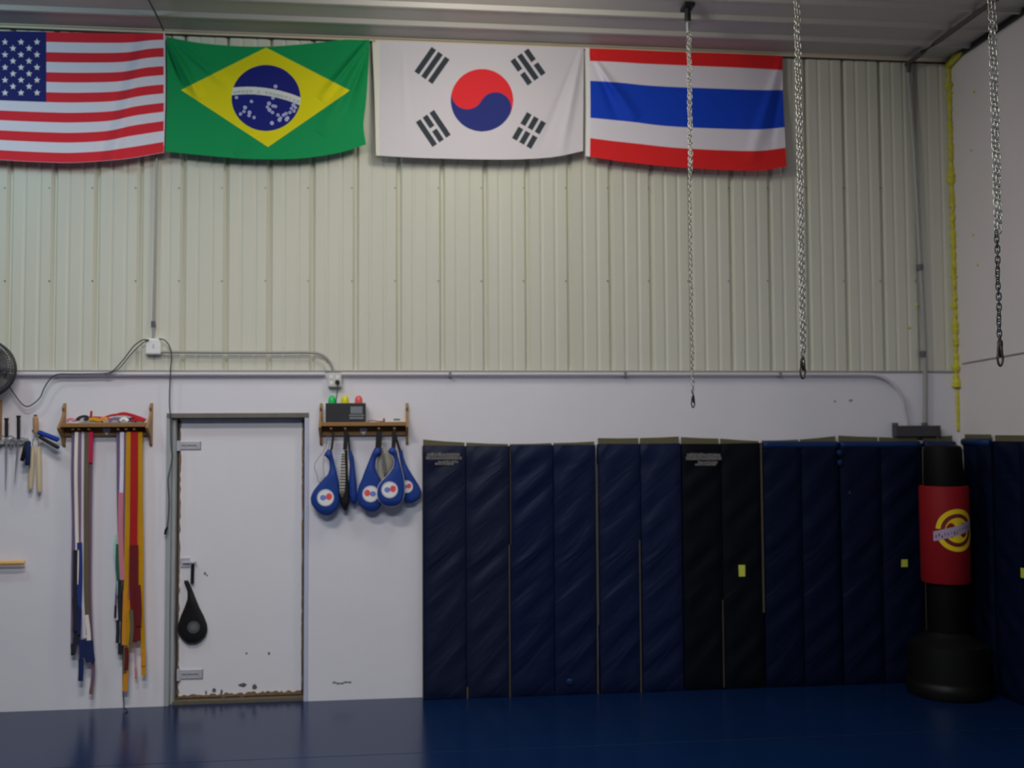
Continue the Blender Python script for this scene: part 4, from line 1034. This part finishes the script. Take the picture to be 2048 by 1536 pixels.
p2 = paddle('kick_paddle', [(300, 800, 835), (500, 795, 838), (650, 790, 840), (800, 745, 855), (950, 722, 868), (1060, 735, 866), (1120, 760, 850), (1170, 795, 825)], -.085, .028, m_pblk, 'black kick paddle seen edge-on with a white laced strip', ([(822, 10), (815, 150), (805, 290)], 58))
def laced(root, rows, Y):
    g = G(); rows = [(580 + .1367 * a_, 860 + .1367 * b_, w_) for b_, a_, w_ in rows]
    P = pxpath([(a_, b_) for a_, b_, _ in rows], Y, 14); yy = [r[1] for r in rows]
    n = len(P); sca = [float(np.interp(i / (n - 1), np.linspace(0, 1, len(rows)), [r[2] for r in rows])) * (1.08 if i % 2 else .90) for i in range(n)]
    g.strap(P, .1367 / 277, .1367 / 277 * .25, scale=sca, hint=(0, -1, .001)); g.build('laced_strip', m_edge, root)
    g = G()
    for i in range(3, n - 2, 4):
        p = P[i]; hw = sca[i] * .1367 / 277 / 2 * .9
        g.box(p[0] - hw, p[0] + hw, p[1] - hw * .4 - .004, p[1], p[2] - .0035, p[2] + .0035)
    g.build('lacing', M('lacing_grey', (.10, .10, .09), .8), root)['kind'] = 'stuff'
laced(p2, [(325, 780, 40), (450, 775, 55), (600, 775, 68), (750, 768, 75), (900, 762, 70), (985, 765, 16)], -.118)
paddle('kick_paddle', [(310, 858, 895), (400, 868, 928), (500, 882, 936), (650, 872, 955), (800, 862, 970), (950, 868, 978), (1040, 892, 972), (1085, 925, 950)], -.075, .030, m_pblue, 'blue kick paddle turned edge-on beside the black one', ([(850, 60), (862, 180), (875, 320)], 26))
p6 = paddle('kick_paddle', [(240, 1320, 1370), (330, 1300, 1440), (400, 1285, 1500), (500, 1280, 1500), (600, 1290, 1470), (700, 1300, 1430), (800, 1300, 1420), (950, 1310, 1400)], -.060, .016, M('grey_paddle', A(118, 116, 108, 155, .8), .5), 'grey kick paddle with a white laced strip behind two blue ones', None, group='kick paddles behind')
laced(p6, [(245, 1340, 24), (350, 1358, 45), (450, 1366, 55), (550, 1378, 62), (650, 1396, 50), (710, 1395, 20)], -.088)
paddle('kick_paddle', [(262, 1245, 1330), (320, 1215, 1340), (350, 1200, 1325), (380, 1188, 1275), (450, 1160, 1248), (550, 1120, 1240), (650, 1080, 1275), (720, 1058, 1325), (800, 1020, 1345), (900, 992, 1352), (1000, 985, 1352), (1090, 1015, 1335), (1150, 1080, 1300), (1190, 1155, 1235)], -.095, .026, m_pblue, 'blue kick paddle overlapped by its neighbour, red part of its emblem at left', ([(1305, 20), (1300, 140), (1290, 280)], 85), (1180, 935, 118), flip=True, extra=None)
paddle('kick_paddle', [(300, 1592, 1640), (400, 1610, 1655), (500, 1628, 1690), (600, 1630, 1745), (700, 1640, 1808), (800, 1650, 1872), (900, 1655, 1918), (980, 1665, 1905), (1040, 1680, 1840), (1068, 1700, 1780)], -.070, .022, m_pblue, 'blue kick paddle half hidden at the far right of the shelf', ([(1520, 20), (1560, 150), (1612, 310)], 34), (1705, 830, 92))
paddle('kick_paddle', [(255, 1470, 1530), (300, 1432, 1560), (330, 1440, 1568), (365, 1500, 1575), (450, 1530, 1598), (550, 1512, 1628), (650, 1440, 1652), (700, 1390, 1662), (770, 1320, 1672), (850, 1280, 1677), (950, 1275, 1672), (1030, 1300, 1650), (1080, 1350, 1605), (1115, 1420, 1540)], -.152, .026, m_pblue, 'front blue kick paddle with a clear round emblem, hung over two others', ([(1518, 10), (1520, 130), (1512, 275)], 58), (1458, 875, 118), extra='light')
paddle('kick_paddle', [(358, 215, 245), (380, 216, 256), (400, 228, 265), (450, 245, 286), (520, 243, 312), (600, 215, 345), (680, 180, 385), (750, 160, 410), (800, 159, 413), (850, 183, 396), (885, 215, 360), (908, 250, 318)], .060, .026, m_pblk, 'black kick paddle hanging from the latch of the white door', ([(288, 188), (285, 280), (282, 385)], 28), (295, 765, 52), ref=(320, 1080, .2279), group=None, dull=True)

# ================================================================== LEFT WALL RACK: weapons, staff, fan
m_tanw = M('pale_wood', A(160, 146, 118, 165, .8), .5, .4, noise=.12, nscale=10, stretch=(6, 6, .6))
m_blade = M('blade_steel', (.42, .42, .46), .35, .5, .6)
g = G(); a, b2 = at(-60, 893, -.03), at(56, 879, -.03)
g.box(a[0], b2[0], -.032, -.001, a[2] + .012, b2[2]); 
rk = g.build('weapon_rail', M('dull_grey_rail', A(140, 136, 140, 165, .7), .5, noise=.2, nscale=30), bevel=.003, label='dull grey rail on the white wall carrying two sai', cat='rail')
for px in (4, 14, 24, 38, 50):
    c = at(px, 888, -.035); g = G(); g.tube([(c[0], -.03, c[2]), (c[0], -.075, c[2] - .006), (c[0], -.082, c[2] + .016)], .004, 7, hint=(0, 0, 1)); g.build('hook', m_steel, rk, smooth=True)
def sai(px, y0, yg, y1, label, lean=0):
    q0, qg, q1 = at(px, y0, -.060), at(px, yg, -.060), at(px + lean, y1, -.060)
    root = thing('sai', q1, label, 'sai', 'pair of sai on the rail')
    g = G(); g.tube([qg, q0], .0115, 10); g.tube([q0 - [0, 0, .002], q0 + [0, 0, .014]], .015, 10); g.build('grip', m_dark, root, smooth=True)
    g = G(); g.tube([qg, (qg + q1) / 2, q1], .0055, 8, scale=[1.2, .9, .35]); g.build('blade', m_blade, root, smooth=True)
    for s in (-1, 1):
        g = G(); g.tube(smooth_path([qg, qg + [s * .03, 0, .006], qg + [s * .052, 0, -.010], qg + [s * .048, 0, -.05], qg + [s * .056, 0, -.075]], 5), .0048, 7); g.build('prong', m_blade, root, smooth=True)
sai(13, 840, 874, 982, 'thin sai with a slim dark grip, nearest the left frame edge', -2)
sai(37, 835, 878, 968, 'sai with a thicker black grip, right of the slimmer one', -8)
c = at(71, 865, -.02); g = G(); g.tube([(c[0], 0, c[2]), (c[0], -.07, c[2] + .004), (c[0], -.08, c[2] + .02)], .005, 8, hint=(0, 0, 1))
g.build('wall_hook', m_steel, smooth=True, label='steel hook on the white wall holding the wooden sticks', cat='hook')
def stick(g, a, b_, r, mat=None): g.tube([a, a + (b_ - a) * .05, b_ - (b_ - a) * .05, b_], r, 10, scale=[.7, 1, 1.05, .75], mat=mat)
nun = thing('wooden_nunchaku', at(72, 985, -.055), 'pale wooden nunchaku with two long sticks hanging beside the sai', 'nunchaku')
for x0, y0, x1_, y1_ in ((65, 893, 60, 978), (77, 893, 78, 984)):
    g = G(); stick(g, at(x0, y0, -.06), at(x1_, y1_, -.06), .0155); g.build('stick', m_tanw, nun, smooth=True)
g = G(); P = smooth_path([at(65, 893, -.06), at(66, 880, -.072), at(71, 872, -.078), at(76, 880, -.072), at(77, 893, -.06)], 5); g.tube(P, .0035, 6); g.build('cord', M('cord_tan', A(120, 112, 100), .8), nun, smooth='all')
tf = thing('wooden_stick', at(72, 868, -.04), 'short upright tan wooden stick above the nunchaku', 'stick')
g = G(); stick(g, at(72, 868, -.045), at(71, 833, -.045), .0175); g.build('shaft', M('tan_wood', A(150, 118, 84), .6, noise=.2, nscale=14), tf, smooth=True)
g = G(); g.tube([at(71, 834, -.045), at(71, 829.5, -.045)], .011, 9); g.build('end_cap', M('cap_dark', (.05, .05, .05), .6), tf, smooth=True)
m_fblue = M('blue_foam', A(22, 46, 120), .7, .2)
fn = thing('foam_nunchaku', at(95, 895, -.10), 'blue and black foam nunchaku sticking out towards the belt shelf', 'nunchaku', 'foam nunchaku')
g = G(); stick(g, at(76, 864, -.10), at(117, 880, -.10), .0165); g.build('stick', m_fblue, fn, smooth=True, label='blue foam stick')
g = G(); stick(g, at(78, 873, -.095), at(118, 896, -.095), .012); g.build('stick', m_dark, fn, smooth=True, label='black foam stick')
g = G(); g.tube(smooth_path([at(76, 864, -.10), at(70, 868, -.09), at(78, 873, -.095)], 5), .003, 6); g.build('cord', MATS['cord_tan'], fn, smooth='all')
fn = thing('foam_nunchaku', at(52, 932, -.10), 'black and blue foam nunchaku hanging down beside the second sai', 'nunchaku', 'foam nunchaku')
g = G(); stick(g, at(53, 884, -.095), at(44, 922, -.095), .014); g.build('stick', m_dark, fn, smooth=True, label='black foam stick')
g = G(); stick(g, at(57, 882, -.11), at(55, 931, -.11), .0165); g.build('stick', M('navy_foam', A(20, 34, 66), .7, .2), fn, smooth=True, label='navy foam stick')
g = G(); g.tube(smooth_path([at(53, 884, -.095), at(55, 876, -.09), at(57, 882, -.11)], 5), .003, 6); g.build('cord', MATS['cord_tan'], fn, smooth='all')
# bo staff
c = at(0, 1126, -.05)
g = G(); g.tube([(at(-180, 1126, -.05)[0], -.05, c[2]), (at(-60, 1126, -.05)[0], -.05, c[2]), (at(40, 1126, -.05)[0], -.05, c[2]), (at(49, 1126, -.05)[0], -.05, c[2])], .0175, 14, scale=[1, 1, 1, .8])
bo = g.build('bo_staff', M('bo_wood', A(170, 134, 84), .45, noise=.15, nscale=20, stretch=(.5, 6, 6)), smooth=True, label='horizontal wooden bo staff end entering low at the left edge', cat='staff')
q = at(-30, 1126, 0); g = G(); g.tube([(q[0], 0, q[2] - .01), (q[0], -.05, q[2] - .021), (q[0], -.08, q[2] - .018), (q[0], -.085, q[2] + .01)], .004, 8, hint=(0, 0, 1))
g.build('wall_hook', m_steel, smooth=True, label='steel hook under the bo staff at the left edge', cat='hook')
# pine end bracket just entering the frame at the left
g = G(); a = at(-5, 892, -.02); b2 = at(3, 800, -.02)
V = [(-.02, 0), (-.02, 1), (-.045, .9), (-.04, .7), (-.09, .5), (-.06, .3), (-.04, .12)]
P = [(y, a[2] + (b2[2] - a[2]) * t) for y, t in V]; k = len(P)
VV = [(a[0], y, z) for y, z in [(0.0, P[0][1]), (0.0, P[1][1])] + P[1:] + P[:1]]; k = len(VV); VV += [(b2[0], y, z) for _, y, z in VV]
g.add(VV, [tuple(range(k)), tuple(range(2 * k - 1, k - 1, -1))] + [(i, i + k, (i + 1) % k + k, (i + 1) % k) for i in range(k)])
g.build('shelf_bracket', m_wood, label='pine shelf end just entering the frame below the fan', cat='bracket', bevel=.002)
# fan
fc = at(-31, 738, -.16); Rf = .195
fan = thing('wall_fan', (fc[0], -.02, fc[2]), 'dark caged wall fan cut off by the left frame edge', 'fan')
m_cage = M('fan_cage', (.05, .05, .06), .5)
m_blad = M('fan_blade', A(72, 70, 70), .4, .5)
g = G(); n = 36
for rr, dy in ((1, 0), (.985, -.035), (.985, .035), (.62, -.062), (.62, .062), (.22, -.075)):
    g.tube([(fc[0] + Rf * rr * math.cos(2 * PI * i / n), fc[1] + dy, fc[2] + Rf * rr * math.sin(2 * PI * i / n)) for i in range(n)], .004 if rr < 1 else .007, 6, closed=True, hint=(0, -1, 0))
for i in range(60):
    a_ = 2 * PI * i / 60
    for s in (-1, 1):
        g.tube([(fc[0] + Rf * rr * math.cos(a_), fc[1] + s * dy, fc[2] + Rf * rr * math.sin(a_)) for rr, dy in ((.2, .075), (.62, .062), (.9, .045), (1, .0))], .0018, 4, hint=(.3, .9, .3))
g.build('cage', m_cage, fan, smooth='all')
for k in range(4):
    g = G(); V = []; F = []
    for i in range(8):
        t = i / 7; r0 = Rf * (.18 + .70 * t)
        for j in range(7):
            a_ = k * PI / 2 + .5 + (j / 6 - .5) * (1.0 + .35 * t) ; V.append((fc[0] + r0 * math.cos(a_), fc[1] + (j / 6 - .5) * .05, fc[2] + r0 * math.sin(a_)))
    for i in range(7):
        for j in range(6): F.append((i * 7 + j, i * 7 + j + 1, i * 7 + j + 8, i * 7 + j + 7))
    g.add(V, F); o = g.build('blade', m_blad, fan, smooth='all', recalc=False); md = o.modifiers.new('thickness', 'SOLIDIFY'); md.thickness = .003
g = G(); g.sweep([(fc[0], fc[1] - .03, fc[2]), (fc[0], fc[1] + .03, fc[2]), (fc[0], fc[1] + .10, fc[2]), (fc[0], 0, fc[2])], [(.045 * math.cos(a_), .045 * math.sin(a_)) for a_ in np.linspace(0, 2 * PI, 16, endpoint=False)], hint=(0, 0, 1), scale=[.9, 1, 1.2, .7]); g.build('motor', m_dark, fan, smooth=True)
